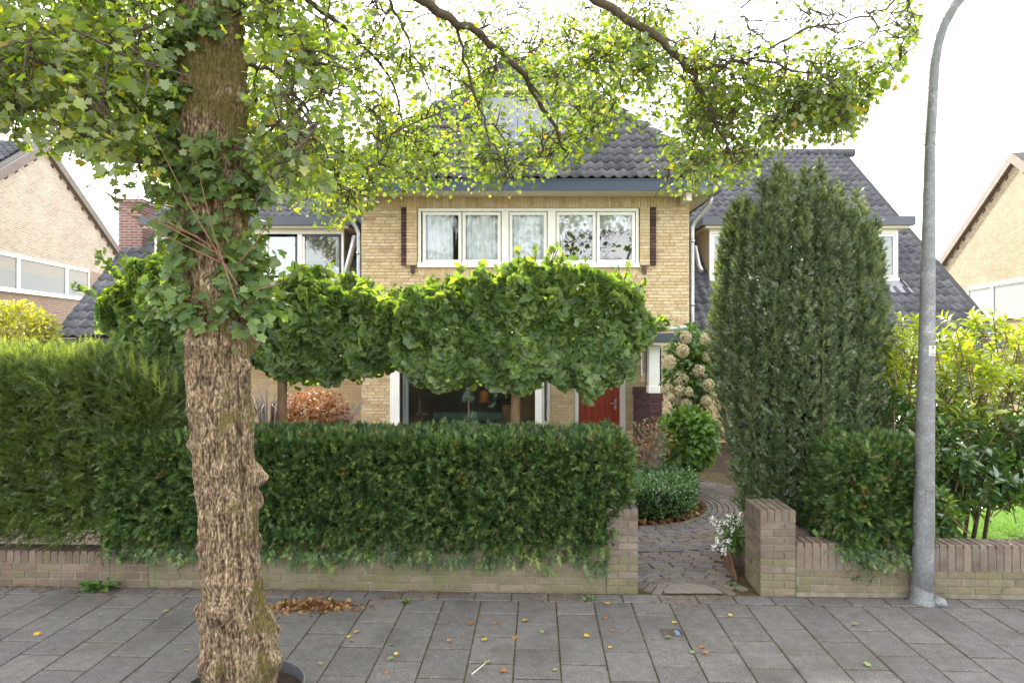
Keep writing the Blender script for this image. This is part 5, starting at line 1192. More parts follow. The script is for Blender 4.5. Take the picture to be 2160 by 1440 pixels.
for (px, py, r_) in ((1447, 712, 13), (1488, 715, 12), (1411, 763, 15), (1440, 740, 14), (1490, 752, 11), (1474, 782, 13), (1437, 800, 17), (1410, 822, 13), (1434, 824, 12), (1452, 826, 10), (1493, 812, 14), (1447, 852, 13), (1490, 845, 12), (1430, 845, 9), (1416, 838, 8), (1500, 835, 10)):
    c = np.array(P(px, py, 9.5 + random.uniform(-.1, .1))); n = 260; v = nrm(rng.normal(0, 1, (n, 3))); R = r_ / 1440 * 9.3
    q = c + v * R * np.array([1, 1, 1.1]) * rng.uniform(.8, 1.05, (n, 1)); o = foliage('flower_head', FLO, q, np.cross(v, rng.normal(0, 1, v.shape)), v + rng.normal(0, .3, v.shape), rng.uniform(.018, .028, n), M['floret'], hd)
stm = MB()
for i in range(12):
    px = random.uniform(1435, 1480); stm.tube([P(px, 985 + random.uniform(-8, 5), 9.5), P(px + random.uniform(-20, 20), 880, 9.5), P(px + random.uniform(-30, 30), 790, 9.6)], [.008, .007, .005], 5)
stm.build('stems', M['stem'], hd)
# barberry with reddish tips
bb = thing('barberry', 'small open shrub with reddish leaf tips behind the hedge end', 'shrub', (PX(1370, 8.9), 8.9, 0))
leaf_ball('foliage', bb, P(1372, 935, 8.9), (.30, .3, .30), 520, ELLB, (.03, .06), M['barberry'], shell=.9)
stm = MB()
for i in range(26):
    a = random.uniform(0, 2 * PI); rr = random.uniform(.1, .33); c = P(1372, 1000, 8.9); stm.tube([(c[0], c[1], .1), (c[0] + rr * .5 * math.cos(a), c[1] + rr * .5 * math.sin(a), .5), (c[0] + rr * math.cos(a), c[1] + rr * math.sin(a), random.uniform(.7, 1.05))], [.006, .004, .002], 4, False)
stm.build('twigs', M['grey_twig'], bb)
# dwarf pine before the bay window
pn = thing('pine_tree', 'small blue-green dwarf pine in front of the bay window', 'pine tree', (PX(990, 11.3), 11.3, 0))
cs = []
for i in range(26):
    zz = random.uniform(.45, 1.28); r_ = .22 * (1.35 - zz); a = random.uniform(0, 2 * PI); cs.append((PX(988, 11.3) + r_ * math.cos(a), 11.3 + r_ * math.sin(a), zz))
for (px, py) in ((1045, 835), (1040, 855), (1000, 815), (1030, 890)): cs.append(P(px, py, 11.2))
cs = np.array(cs); q = np.repeat(cs, 46, 0); v = nrm(rng.normal(0, 1, q.shape) + np.array([0, 0, .5]))
NEED = (np.array([(-.02, 0, 0), (.02, 0, 0), (0, 1, 0)], float), np.array([(0, 1, 2)]))
foliage('needles', NEED, q, v, rng.normal(0, 1, q.shape), rng.uniform(.07, .12, len(q)), M['pine'], pn)
MB().tube([(PX(990, 11.3), 11.3, 0), (PX(989, 11.3), 11.3, .8), (PX(988, 11.3), 11.3, 1.3)], [.02, .014, .006], 6).build('trunk', M['stem'], pn)
# bronze maple and grey dry maples
def dome_shrub(name, label, px, py, Y, r, n, size, mat, T=MAPLE_S, down=.6, twmat='grey_twig', tw=20):
    t = thing(name, label, 'shrub', (PX(px, Y), Y, 0)); c = P(px, py, Y); leaf_ball('foliage', t, c, r, n, T, size, M[mat], down=down); s = MB()
    for i in range(tw):
        a = random.uniform(0, 2 * PI); s.tube([(c[0], c[1], .05), (c[0] + r[0] * .4 * math.cos(a), c[1] + r[1] * .4 * math.sin(a), c[2]), (c[0] + r[0] * .95 * math.cos(a), c[1] + r[1] * .95 * math.sin(a), c[2] + r[2] * random.uniform(-.3, .9))], [.012, .007, .003], 4, False)
    s.build('branches', M[twmat], t)
dome_shrub('japanese_maple', 'low bronze orange leaved shrub right of the middle ginkgo trunk', 660, 872, 9.6, (.52, .4, .34), 2600, (.03, .055), 'bronze')
dome_shrub('japanese_maple', 'bare grey twiggy shrub left of the middle ginkgo trunk', 565, 850, 9.4, (.36, .35, .42), 900, (.04, .09), 'grey_twig', NEED, 1.2, 'grey_twig', 50)
dome_shrub('japanese_maple', 'grey feathery drooping shrub at the wall left of the bay window', 725, 880, 10.6, (.34, .35, .34), 900, (.05, .10), 'grey_twig', NEED, 1.2, 'grey_twig', 50)
dome_shrub('garden_bush', 'small green bush below the left ground floor window behind the tall hedge', 372, 870, 10.5, (.3, .3, .3), 420, (.03, .055), 'hydrangea_leaf', ELLB, .1, 'stem', 14)
dome_shrub('golden_bush', 'sunlit yellow-green bush above the hedge at the far left edge', 22, 705, 12.0, (.75, .7, .55), 3600, (.05, .10), 'gold', ELLB, -.3, 'stem', 14)
# white asters by the right pier
ast = thing('aster', 'white flowering asters drooping over the path beside the right pier', 'flowers', (2.05, 6.35, 0))
cc = [(1512, 1105), (1530, 1100), (1520, 1120), (1540, 1090), (1555, 1100), (1515, 1140), (1525, 1155), (1535, 1140), (1508, 1152), (1530, 1165), (1545, 1120), (1560, 1085), (1505, 1095)]
for (px, py) in cc:
    c = np.array(P(px, py, 6.15)); n = 26; v = nrm(rng.normal(0, 1, (n, 3))); q = c + v * .045 * rng.random((n, 1)) ** .4
    foliage('flower', FLO, q, np.cross(v, rng.normal(0, 1, v.shape)), v + np.array([0, -.4, .4]), rng.uniform(.010, .017, n), M['white_petal'], ast)
leaf_ball('leaves', ast, P(1545, 1130, 6.25), (.12, .12, .17), 260, ELL, (.04, .08), M['hydrangea_leaf'], shell=.9)
s = MB()
for (px, py) in cc: s.tube([P(1560, 1165, 6.3), P((px + 1560) / 2, py - 8, 6.25), P(px, py, 6.15)], [.004, .003, .002], 4, False)
s.build('stems', M['stem'], ast)
# glass garden lamp disc
gl_ = thing('garden_lamp', 'small round glass garden lamp standing beside the box cushion', 'garden lamp', P(1420, 990, 9.3))
x, y, z = P(1420, 985, 9.3); MB().tube([(x, y - .02, z), (x, y + .02, z)], .085, 18).build('disc', M['glass'], gl_); MB().tube([(x, y + .03, 0), (x, y + .03, z + .2)], .008, 6).build('stake', M['zinc'], gl_)

# ------------------------------------------------------------------ STREET TREE
tree = thing('street_tree', 'old street maple with knobbly mossy trunk and leafy overhanging crown', 'tree', (tree_c[0], tree_c[1], 0))
pyk = [1560, 1440, 1300, 1200, 1100, 1000, 850, 700, 550, 400, 200, 0, -250]
pxk = [505, 502, 494, 487, 480, 468, 462, 462, 455, 447, 452, 440, 430]
wk = [172, 150, 142, 138, 138, 140, 143, 143, 142, 142, 132, 128, 120]
Ztab = np.array([PZ(v, 3.97) for v in pyk]); Xtab = np.array([PX(v, 3.97) for v in pxk]); Rtab = np.array([w / 2 / 1440 * 3.9 for w in wk])
o_ = np.argsort(Ztab); Ztab, Xtab, Rtab = Ztab[o_], Xtab[o_], Rtab[o_]
NA, NZ = 170, 560
zz = np.linspace(-.08, 4.75, NZ); ang = np.linspace(0, 2 * PI, NA, endpoint=False)
Zg, Ag = np.meshgrid(zz, ang, indexing='ij')
cxs = np.interp(zz, Ztab, Xtab)[:, None]; rad = np.interp(zz, Ztab, Rtab)[:, None]
from numpy import sin, cos
def vnoise(x, y, seed, period=None):
    r = np.random.default_rng(seed); T = r.random((512, 512)); xi, yi = np.floor(x).astype(int), np.floor(y).astype(int); fx, fy = x - xi, y - yi
    fx, fy = fx * fx * (3 - 2 * fx), fy * fy * (3 - 2 * fy)
    x1 = xi + 1
    if period: xi, x1 = xi % period, x1 % period
    g_ = lambda a, b: T[a % 512, b % 512]
    return (g_(xi, yi) * (1 - fx) + g_(x1, yi) * fx) * (1 - fy) + (g_(xi, yi + 1) * (1 - fx) + g_(x1, yi + 1) * fx) * fy
U = Ag / (2 * PI)
warp = (vnoise(U * 10, Zg * 5, 3, 10) - .5) * 1.6
rid = 1 - np.abs(2 * vnoise(U * 60 + warp * 1.2, Zg * 7.5, 5, 60) - 1) ** .8
rid2 = 1 - np.abs(2 * vnoise(U * 96 + warp * 2, Zg * 34, 6, 96) - 1) ** .8
big = vnoise(U * 6, Zg * 2.6, 8, 6) - .5; mid_ = vnoise(U * 14, Zg * 9, 9, 14) - .5
bur = np.zeros_like(Zg); burl_c = np.zeros_like(Zg)
rb_ = np.random.default_rng(11)
for i in range(150):
    bz = rb_.uniform(.15, 2.55) if i < 105 else rb_.uniform(2.5, 4.5); ba = rb_.uniform(0, 2 * PI); sz_b = rb_.choice([rb_.uniform(.012, .03), rb_.uniform(.03, .075)]); hgt = sz_b * rb_.uniform(.5, 1.0)
    da = (Ag - ba + PI) % (2 * PI) - PI; d2 = ((da * .2) ** 2 + (Zg - bz) ** 2) / sz_b ** 2
    bmp = np.exp(-d2 * 1.2); hgt = hgt * (.7 if bz > 2.2 else 1); bur += hgt * bmp * (.72 + .55 * vnoise(U * 28, Zg * 18, 20 + i % 7, 28)); burl_c = np.maximum(burl_c, bmp)
fl_ = .022 * np.exp(-np.maximum(Zg, 0) / .18) * (1 + .6 * np.sin(Ag * 5))
ridge = np.clip(.55 * rid + .45 * rid2, 0, 1)
Rr = rad * (.88 + .14 * np.clip((Zg - 2.0) / .9, 0, 1)) + big * .035 + mid_ * .014 + bur + fl_ + (ridge - .6) * .015 * (1 - .5 * burl_c) + (vnoise(U * 130, Zg * 60, 31, 130) - .5) * .008
Vx = cxs + Rr * np.cos(Ag); Vy = 3.97 + Rr * np.sin(Ag)
V = np.stack([Vx, Vy, Zg], -1).reshape(-1, 3)
ii, jj = np.meshgrid(np.arange(NZ - 1), np.arange(NA), indexing='ij'); j2 = (jj + 1) % NA
F = np.stack([ii * NA + jj, ii * NA + j2, (ii + 1) * NA + j2, (ii + 1) * NA + jj], -1).reshape(-1, 4)
tk = obj_np('trunk', V, F, M['bark'], tree, True)
at = tk.data.attributes.new('ridge', 'FLOAT', 'POINT'); at.data.foreach_set('value', np.clip((ridge - .25) * 1.25 + .15 * burl_c, 0, 1).ravel().astype(np.float32))
bz2 = vnoise(U * 5, Zg * 1.6, 41, 5) - .5
moss = .10 * bz2 + .16 * np.clip((Zg - 2.3) / 1.0, 0, 1) + .10 * np.clip(1 - Zg / .6, 0, 1) - .02 + .06 * np.cos(Ag)
at = tk.data.attributes.new('moss', 'FLOAT', 'POINT'); at.data.foreach_set('value', moss.ravel().astype(np.float32))

# limbs drawn by hand, then twigs grown out to leaf clusters
limbs = []
TT = (Xtab[-1], 3.97, 4.7)
def limb(pts, r0, r1): limbs.append((np.array([p if len(p) == 3 and isinstance(p, tuple) and p[2] > 50 else p for p in pts], float), r0, r1))
def LP(*a): return [P(*q) for q in a]
limb([TT] + LP((640, -150, 4.2), (800, -50, 4.6), (890, 0, 4.9), (975, 55, 5.2), (1075, 120, 5.5), (1130, 190, 5.7), (1170, 270, 5.8), (1195, 320, 5.8)), .11, .015)
limb(LP((965, 50, 5.2), (985, 140, 5.3), (1015, 240, 5.4), (1045, 320, 5.4), (1075, 370, 5.4)), .028, .008)
limb([TT] + LP((760, -330, 4.4), (1050, -180, 4.8), (1270, 10, 5.0), (1390, 80, 5.1), (1450, 140, 5.2), (1495, 220, 5.3), (1530, 300, 5.4), (1545, 345, 5.4)), .10, .012)
limb(LP((1460, 150, 5.2), (1530, 140, 5.2), (1590, 118, 5.2), (1680, 150, 5.2), (1760, 160, 5.2)), .035, .01)
limb(LP((1590, 118, 5.2), (1680, 70, 5.1), (1790, 40, 5.0), (1870, 20, 5)), .022, .008)
limb(LP((800, -50, 4.6), (840, 40, 4.8), (875, 120, 4.9), (905, 200, 5.0), (930, 270, 5.0)), .022, .007)
limb([TT] + LP((560, -100, 4.6), (660, 10, 5.2), (740, 70, 5.8), (830, 160, 6.2), (860, 300, 6.3)), .07, .01)
limb([(PX(370, 3.9), 3.9, PZ(355, 3.9))] + LP((270, 340, 3.75), (180, 290, 3.6), (90, 240, 3.5), (0, 200, 3.4), (-120, 160, 3.3)), .020, .007)
limb([(PX(390, 3.95), 3.95, PZ(180, 3.95))] + LP((310, 90, 3.8), (240, 10, 3.7), (140, -60, 3.5), (0, -150, 3.4)), .028, .012)
limb([TT] + LP((300, -150, 4.5), (190, -20, 5.2), (160, 60, 5.6), (100, 100, 6.0), (0, 130, 6.2), (-150, 120, 6.3)), .08, .012)
limb([(PX(515, 4), 4.0, PZ(280, 4))] + LP((600, 250, 4.2), (660, 205, 4.4), (740, 180, 4.6), (800, 200, 4.8)), .020, .007)
limb([(PX(510, 4.1), 4.1, PZ(130, 4.1))] + LP((580, 150, 4.8), (640, 220, 5.4), (690, 330, 5.8), (720, 400, 5.9)), .03, .008)
limb([TT, (tree_c[0] - .3, 3.6, 5.6), (tree_c[0] - .6, 2.6, 6.6), (tree_c[0] - .4, 1.6, 7.2)], .10, .03)
limb([TT, (tree_c[0] + .4, 4.6, 5.8), (tree_c[0] + 1.2, 5.8, 7.0), (tree_c[0] + 2.2, 7.2, 7.8)], .10, .03)
limb([TT, (tree_c[0], 4.4, 5.8), (tree_c[0] - 1.0, 5.8, 7.2), (tree_c[0] - 1.8, 7.6, 8.0)], .10, .03)
lm = MB(); nodesX = []
for pts, r0, r1 in limbs:
    # smooth resample
    t = np.linspace(0, 1, len(pts)); tt = np.linspace(0, 1, len(pts) * 4); sm = np.stack([np.interp(tt, t, pts[:, k]) for k in range(3)], 1)
    for _ in range(2): sm[1:-1] = (sm[:-2] + 2 * sm[1:-1] + sm[2:]) / 4
    sm[1:-1] += rng.normal(0, .012, sm[1:-1].shape)
    lm.tube([tuple(p) for p in sm], list(np.linspace(r0 * .5, r1 * .65, len(sm))), 9, True)
    nodesX.append(sm[2:])
nodesX = np.concatenate(nodesX)
lm.build('limb', M['branch'], tree)
# visible lower boundary of the crown in the photograph's directions
bx = [-250, 0, 60, 180, 330, 380, 470, 520, 600, 700, 760, 820, 900, 960, 1010, 1080, 1130, 1180, 1240, 1300, 1380, 1430, 1500, 1580, 1640, 1720, 1800, 1850, 1900, 1935, 1960]
by = [250, 262, 290, 320, 380, 400, 300, 300, 440, 470, 430, 400, 385, 395, 385, 400, 380, 345, 310, 265, 370, 400, 375, 365, 300, 275, 280, 180, 150, 60, -60]
cl_pos = []
def crown_ok(px, py): return py < np.interp(px, bx, by) - 12
cnt = 0
def veils_window(p):
    # is this point on the line of sight mirrored in the upper window? that window reflects open sky
    t = WY / (2 * WY - p[1]); x, z = p[0] * t, CAMZ + (p[2] - CAMZ) * t
    return UW[0] - .12 < x < UW[1] + .15 and UW[2] + .12 < z < UW[3] + .15
TAS = [[(1000, 70), (1075, 120), (1130, 190), (1170, 270), (1195, 320), (1210, 345)], [(965, 50), (985, 140), (1015, 240), (1045, 320), (1075, 385)], [(1130, 190), (1200, 220), (1225, 300)]]
TASP = np.concatenate([np.stack([np.interp(np.linspace(0, len(t) - 1, 40), range(len(t)), [p[k] for p in t]) for k in (0, 1)], 1) for t in TAS])
def tassel(px, py, lim=44):
    # between the hanging branch ends the roof shows through
    if not (925 < px < 1435 and py > 165): return True
    return np.min(np.hypot(TASP[:, 0] - px, TASP[:, 1] - py)) < lim or random.random() < .10
gap_n = lambda px, py: math.sin(px * .021 + 1.1 * math.sin(py * .017)) + math.sin(py * .031 + 1.3 * math.sin(px * .013)) + .5 * math.sin(px * .05 + py * .04)
while cnt < 870:
    px = random.uniform(-260, 1990); py = random.uniform(-140, 470)
    if not crown_ok(px, py): continue
    if gap_n(px, py) > 1.2 and random.random() < .75: continue
    if px < 600 and random.random() < .12: continue
    if not tassel(px, py): continue
    if px < 700: Y = random.choice([random.uniform(3.1, 4.6), random.uniform(4.6, 7.0)])
    else: Y = random.uniform(5.0, 7.1)
    if 330 < px < 560 and Y < 4.5: continue
    q = P(px, py, Y)
    if veils_window(q): continue
    cl_pos.append(q); cnt += 1
cnt = 0
while cnt < 560:      # far side of the crown, over the front garden
    px = random.uniform(120, 1640); py = np.interp(px, bx, by) - 14 - abs(random.gauss(0, 130))
    if gap_n(px, py) > 1.15 and random.random() < .8: continue
    if not tassel(px, py, 34): continue
    q = P(px, py, random.uniform(7.2, 10.4))
    if veils_window(q): continue
    cl_pos.append(q); cnt += 1
cnt = 0
while cnt < 130:
    a_, b_ = random.uniform(960, 1500), random.uniform(20, 230); q = P(a_, b_, random.uniform(8.6, 10.4))
    if veils_window(q) or not tassel(a_, b_): continue
    cl_pos.append(q); cnt += 1
cnt = 0
while cnt < 160:      # thick outer boughs on the lamp post side
    px, py = random.uniform(1240, 1970), random.uniform(-60, 270)
    if not crown_ok(px, py) or not tassel(px, py): continue
    if gap_n(px, py) > 1.3: continue
    q = P(px, py, random.uniform(5.1, 6.8))
    if veils_window(q): continue
    cl_pos.append(q); cnt += 1
cnt = 0
while cnt < 220:      # top of the frame
    px, py = random.uniform(540, 1930), random.uniform(-90, 130)
    if not crown_ok(px, py) or (gap_n(px, py) > 1.0 and random.random() < .8): continue
    cl_pos.append(P(px, py, random.uniform(5.3, 7.4))); cnt += 1
hid = []
while len(hid) < 150:
    x, y, z = random.uniform(-7.5, 5.5), random.uniform(-.5, 9.5), random.uniform(4.6, 9.0)
    if ((x - tree_c[0] - .4) / 6.4) ** 2 + ((y - 3.6) / 5.0) ** 2 + ((z - 5.0) / 4.2) ** 2 > 1: continue
    px, py = 1080 + x / max(y, .1) * 1440, 715 - (z - CAMZ) / max(y, .1) * 1440
    if y > .3 and -60 < px < 2220 and py > -60: continue
    hid.append((x, y, z))
cl = np.array(cl_pos + hid)
# connect each cluster to the nearest existing node, nearest first
d0 = np.array([np.min(np.linalg.norm(nodesX - c, axis=1)) for c in cl]); order = np.argsort(d0)
nodes_all = [n_ for n_ in nodesX]; N = np.zeros((len(nodesX) + len(cl) * 3, 3)); N[:len(nodesX)] = nodesX; cntN = len(nodesX)
twg = MB(); twl = []
leafP, leafD, leafN, leafS, leafH = [], [], [], [], []
isvis = np.arange(len(cl)) < len(cl_pos)
for ci in order:
    c = cl[ci]; dd = np.linalg.norm(N[:cntN] - c, axis=1); dd = dd + .15 * (N[:cntN, 2] < c[2] - .3); j = int(np.argmin(dd)); a = N[j]; L = np.linalg.norm(c - a)
    m1 = a * .62 + c * .38 + rng.normal(0, .07 * L, 3) + np.array([0, 0, .05 * L]); m2 = a * .28 + c * .72 + rng.normal(0, .06 * L, 3)
    twl.append((a, m1, m2, c, L)); N[cntN:cntN + 3] = (m1, m2, c); cntN += 3
    vis = isvis[ci]; k = 37 if vis else 16
    sc = .27 if vis else .5
    ts = rng.random(k) ** .7; seg = np.where(ts[:, None] < .5, m1 + (m2 - m1) * (ts[:, None] * 2), m2 + (c - m2) * (ts[:, None] * 2 - 1))
    off = rng.normal(0, sc * .42, (k, 3)); leafP.append(seg + off); leafD.append(off / sc + (c - a) / max(L, .1) * .5 + np.array([0, 0, -.55]) + rng.normal(0, .4, (k, 3))); leafN.append(rng.normal(0, .55, (k, 3)) + np.array([0, 0, 1.0])); leafS.append((rng.uniform(.028, .058, k) * (1.0 if c[1] < 4.7 else (.85 if c[1] > 7 else 1))) if vis else rng.uniform(.14, .22, k)); leafH.append(np.full(k, vis))
    if vis:
        for _ in range(4):
            e = seg[rng.integers(k)] + rng.normal(0, sc * .4, 3); twl.append((m2, (m2 + e) / 2 + rng.normal(0, .03, 3), (m2 + 3 * e) / 4, e, .15))
for (a, m1, m2, c, L) in twl:
    r = .0035 + .007 * min(1, L); twg.tube([tuple(a), tuple(m1), tuple(m2), tuple(c)], [r * 1.5, r * 1.1, r * .75, r * .35], 3, False)
twg.build('twigs', M['branch'], tree, kind='stuff')
lp, ld, ln, ls = map(np.concatenate, (leafP, leafD, leafN, leafS))
ppx = 1080 + lp[:, 0] / lp[:, 1] * 1440; ppy = 715 - (lp[:, 2] - CAMZ) / lp[:, 1] * 1440
lh = np.concatenate(leafH); keep = ~lh | (ppy < np.interp(ppx, bx, by) + 25) & (lp[:, 1] > 2.4)
near_tr = (np.abs(ppx - 458) < 60) & (lp[:, 1] < 4.1) & (ppy > 90) & (ppy < 320); keep &= ~near_tr
inview = (lp[:, 1] > .25) & (ppx > -60) & (ppx < 2220) & (ppy > -70)
tw_ = WY / (2 * WY - lp[:, 1]); wx_, wz_ = lp[:, 0] * tw_, CAMZ + (lp[:, 2] - CAMZ) * tw_
veil_ = (wx_ > UW[0]) & (wx_ < UW[1] + .05) & (wz_ > UW[2] + np.where(wx_ > .75, .02, .25)) & (wz_ < UW[3])
keep &= ~(lh & veil_ & (rng.random(len(keep)) < np.where(wx_ > .75, .93, .8)))
# leaves do not sit right before the main limbs
LPX = 1080 + nodesX[:, 0] / np.maximum(nodesX[:, 1], .1) * 1440; LPY = 715 - (nodesX[:, 2] - CAMZ) / np.maximum(nodesX[:, 1], .1) * 1440
inv = np.where((LPX > 560) & (LPX < 1950) & (LPY > -30))[0]
for i_ in inv:
    hit_ = (np.abs(ppx - LPX[i_]) < 13) & (np.abs(ppy - LPY[i_]) < 13) & (lp[:, 1] < nodesX[i_, 1] + .08)
    keep &= ~(hit_ & (rng.random(len(keep)) < .65))
nr = lp[:, 1] < 5.0
foliage('crown', MAPLE, lp[keep & lh & nr], ld[keep & lh & nr], ln[keep & lh & nr], ls[keep & lh & nr], M['maple_leaf'], tree)
foliage('far_crown', MAPLE_S, lp[keep & lh & ~nr], ld[keep & lh & ~nr], ln[keep & lh & ~nr], ls[keep & lh & ~nr], M['maple_leaf'], tree)
up_ = ~lh & ~inview
foliage('upper_crown', MAPLE_S, lp[up_], ld[up_], ln[up_], ls[up_], M['maple_leaf'], tree)

# leafy shoots on the trunk
tp, tdn, tn, ts_ = [], [], [], []
def trunk_at(py): return float(np.interp(PZ(py, 3.97), Ztab, Xtab)), float(np.interp(PZ(py, 3.97), Ztab, Rtab))
shts = MB()
for i in range(175):
    py = random.choice([random.gauss(560, 80), random.gauss(380, 50), random.uniform(80, 690), random.gauss(400, 70), random.gauss(200, 70), random.gauss(640, 45)])
    if not 60 < py < 735 or (py < 310 and random.random() < .6): continue
    z = PZ(py, 3.97); X0, R0 = trunk_at(py); a = random.uniform(-PI, 0) if random.random() < .85 else random.uniform(0, PI)
    if py < 310: a = random.uniform(-PI, -PI * .62)
    if i % 7 == 0: py = random.uniform(-30, 120); z = PZ(py, 3.97); X0, R0 = trunk_at(py); a = random.uniform(-PI, 0)
    out = np.array([math.cos(a), math.sin(a), 0]); b = np.array([X0, 3.97, z]) + out * R0 * .95
    L = random.uniform(.05, .20) * (1.3 if abs(math.cos(a)) > .6 else .7); e = b + out * L * .75 + np.array([0, 0, L * random.uniform(-.15, .8)])
    shts.tube([tuple(b), tuple((b + e) / 2 + rng.normal(0, .02, 3)), tuple(e)], [.005, .004, .002], 5, False)
    k = random.randint(7, 13); t = rng.uniform(.2, 1.05, k); q = b + (e - b) * t[:, None] + rng.normal(0, .038, (k, 3))
    tp.append(q); tdn.append(out * .5 + rng.normal(0, .55, (k, 3)) + np.array([0, 0, -.35])); tn.append(out * .8 + np.array([0, -.35, .7]) + rng.normal(0, .35, (k, 3))); ts_.append(rng.uniform(.040, .080, k))
for (x0, y0, x1, y1) in ((480, 560, 165, 385), (470, 540, 190, 365), (450, 520, 270, 395), (500, 600, 300, 235), (500, 640, 410, 330), (420, 500, 215, 400), (545, 610, 640, 565), (500, 560, 580, 450)):
    a, b = np.array(P(x0, y0, 3.72)), np.array(P(x1, y1, 3.55)); m_ = (a + b) / 2 + np.array([0, -.02, -.03])
    shts.tube([tuple(a), tuple(m_), tuple(b)], [.005, .0035, .0018], 5, False)
    k = 6; t = rng.uniform(.55, 1.0, k); tp.append(a + (b - a) * t[:, None] + rng.normal(0, .02, (k, 3))); tdn.append(rng.normal(0, .7, (k, 3))); tn.append(rng.normal(0, .5, (k, 3)) + np.array([0, -.4, .8])); ts_.append(rng.uniform(.03, .06, k))
shts.build('shoots', M['red_shoot'], tree, kind='stuff')
tp, tdn, tn, ts_ = map(np.concatenate, (tp, tdn, tn, ts_))
fr = np.argsort(tp[:, 1])[:290]; mk = np.ones(len(tp), bool); mk[fr] = False
me = mesh_np('leaf', MAPLE[0], MAPLE[1], M['trunk_leaf']); single_leaves('leaf', [me], tp[fr], tdn[fr], tn[fr], ts_[fr], tree)
foliage('trunk_foliage', MAPLE, tp[mk], tdn[mk], tn[mk], ts_[mk], M['trunk_leaf'], tree)
# steel ring at its foot
RC = (tree_c[0] + .03, 3.97); rg = MB(); n = 64; R1, R2, h = .345, .335, .085
v = [(RC[0] + r * math.cos(2 * PI * k / n), RC[1] + r * math.sin(2 * PI * k / n), z) for (r, z) in ((R1, -.02), (R1, h), (R2, h), (R2, -.02)) for k in range(n)]
rg.add(v, [(i * n + k, i * n + (k + 1) % n, (i + 1) * n + (k + 1) % n, (i + 1) * n + k) for i in range(3) for k in range(n)])
tag(rg.build('tree_ring', M['steel']), 'grey steel ring set round the foot of the street tree', 'tree ring')
MB().add([(RC[0] + .335 * math.cos(2 * PI * k / 40), RC[1] + .335 * math.sin(2 * PI * k / 40), .012) for k in range(40)], [tuple(range(40))]).build('tree_pit', M['soil'])['kind'] = 'structure'

# ------------------------------------------------------------------ LAMP POST
lpY = 4.72 * 1.0
lpY = CAMZ * 1440 / (1268 - 715)
lpt = thing('lamp_post', 'galvanised steel lamp post with curved top, leaning slightly before the low wall', 'lamp post', (PX(1948, lpY), lpY, 0))
pp = [(1945, 1268), (1946, 1200), (1950, 1000), (1955, 720), (1962, 300), (1971, 140), (1978, 95), (1990, 55), (2012, 15), (2045, -25), (2090, -60), (2200, -110), (2400, -160)]
ppw = [44, 42, 38, 31, 21, 19.5, 19, 19, 19, 19, 19, 19, 19]
ctr = [P(x, y_, lpY) for x, y_ in pp]; ctr[0] = (ctr[0][0], ctr[0][1], -.02)
rad_ = [w / 2 / 1440 * lpY for w in ppw]
MB().tube(ctr, rad_, 24).build('pole', M['galv'], lpt)
fx, fy = ctr[0][0], ctr[0][1]
ft = MB(); ft.lathe((fx, fy, 0), [(.105, -.02), (.10, .02), (.085, .06), (.078, .16), (.072, .34), (.071, .5), (.066, .502)], 24); fto = ft.build('sleeve', M['galv'], lpt)
ft = MB(); ft.tube([(fx + .06, fy - .03, .03), (fx + .11, fy - .09, .02), (fx + .12, fy - .12, -.005)], [.05, .04, .02], 10); ft.build('foot_collar', M['galv'], lpt)
hx, hy, hz_ = P(1961, 1075, lpY)
hd_ = MB(); hr_ = rad_[2] + .0035; a0, a1 = -PI * .62, -PI * .18; cxp = PX(1949, lpY)
v = [(cxp + hr_ * math.cos(a0 + (a1 - a0) * i / 8), lpY + hr_ * math.sin(a0 + (a1 - a0) * i / 8), z) for z in (PZ(1132, lpY), PZ(1032, lpY)) for i in range(9)]
hd_.add(v, [(i, i + 1, 10 + i, 9 + i) for i in range(8)], True); hd_.build('service_door', M['galv'], lpt)
sm_ = MB(); hs_ = rad_[2] + .0022; e_ = .05
v = [(cxp + hs_ * math.cos(a0 - e_ + (a1 - a0 + 2 * e_) * i / 8), lpY + hs_ * math.sin(a0 - e_ + (a1 - a0 + 2 * e_) * i / 8), z) for z in (PZ(1133.2, lpY), PZ(1030.8, lpY)) for i in range(9)]
sm_.add(v, [(i, i + 1, 10 + i, 9 + i) for i in range(8)], True); sm_.build('door_gap', M['iron'], lpt)
st = MB(); hr2 = .5 * 31.5 / 1440 * lpY + .002; cx2 = PX(1955, lpY); a0, a1 = -PI * .60, -PI * .06
zt_, zb_ = PZ(729, lpY), PZ(750, lpY)
v = [(cx2 + hr2 * math.cos(a0 + (a1 - a0) * i / 10), lpY + hr2 * math.sin(a0 + (a1 - a0) * i / 10), z) for z in (zb_, zt_) for i in range(11)]
st.add(v, [(i, i + 1, 12 + i, 11 + i) for i in range(10)], True); sk = st.build('sticker', M['sticker'], lpt)
def wrap_text(txt, u, z, size):
    cu = D.curves.new('txt', 'FONT'); cu.body = txt; cu.size = size; to = D.objects.new('txt', cu); COL.objects.link(to)
    dg = bpy.context.evaluated_depsgraph_get(); me = D.meshes.new_from_object(to.evaluated_get(dg)); D.objects.remove(to)
    w = wloc(sk)
    for v_ in me.vertices:
        a = a0 + (u + v_.co.x) / hr2; v_.co = Vector((cx2 + (hr2 + .0012) * math.cos(a), lpY + (hr2 + .0012) * math.sin(a), z + v_.co.y)) - w
    me.materials.clear(); me.materials.append(M['black']); link('lettering', me, sk)
hgt = zt_ - zb_
wrap_text('369-05', .006, zb_ + hgt * .06, hgt * .36); wrap_text('Bij storing', .016, zb_ + hgt * .52, hgt * .17); wrap_text('bel de gemeente', .010, zb_ + hgt * .38, hgt * .12)
em = MB()
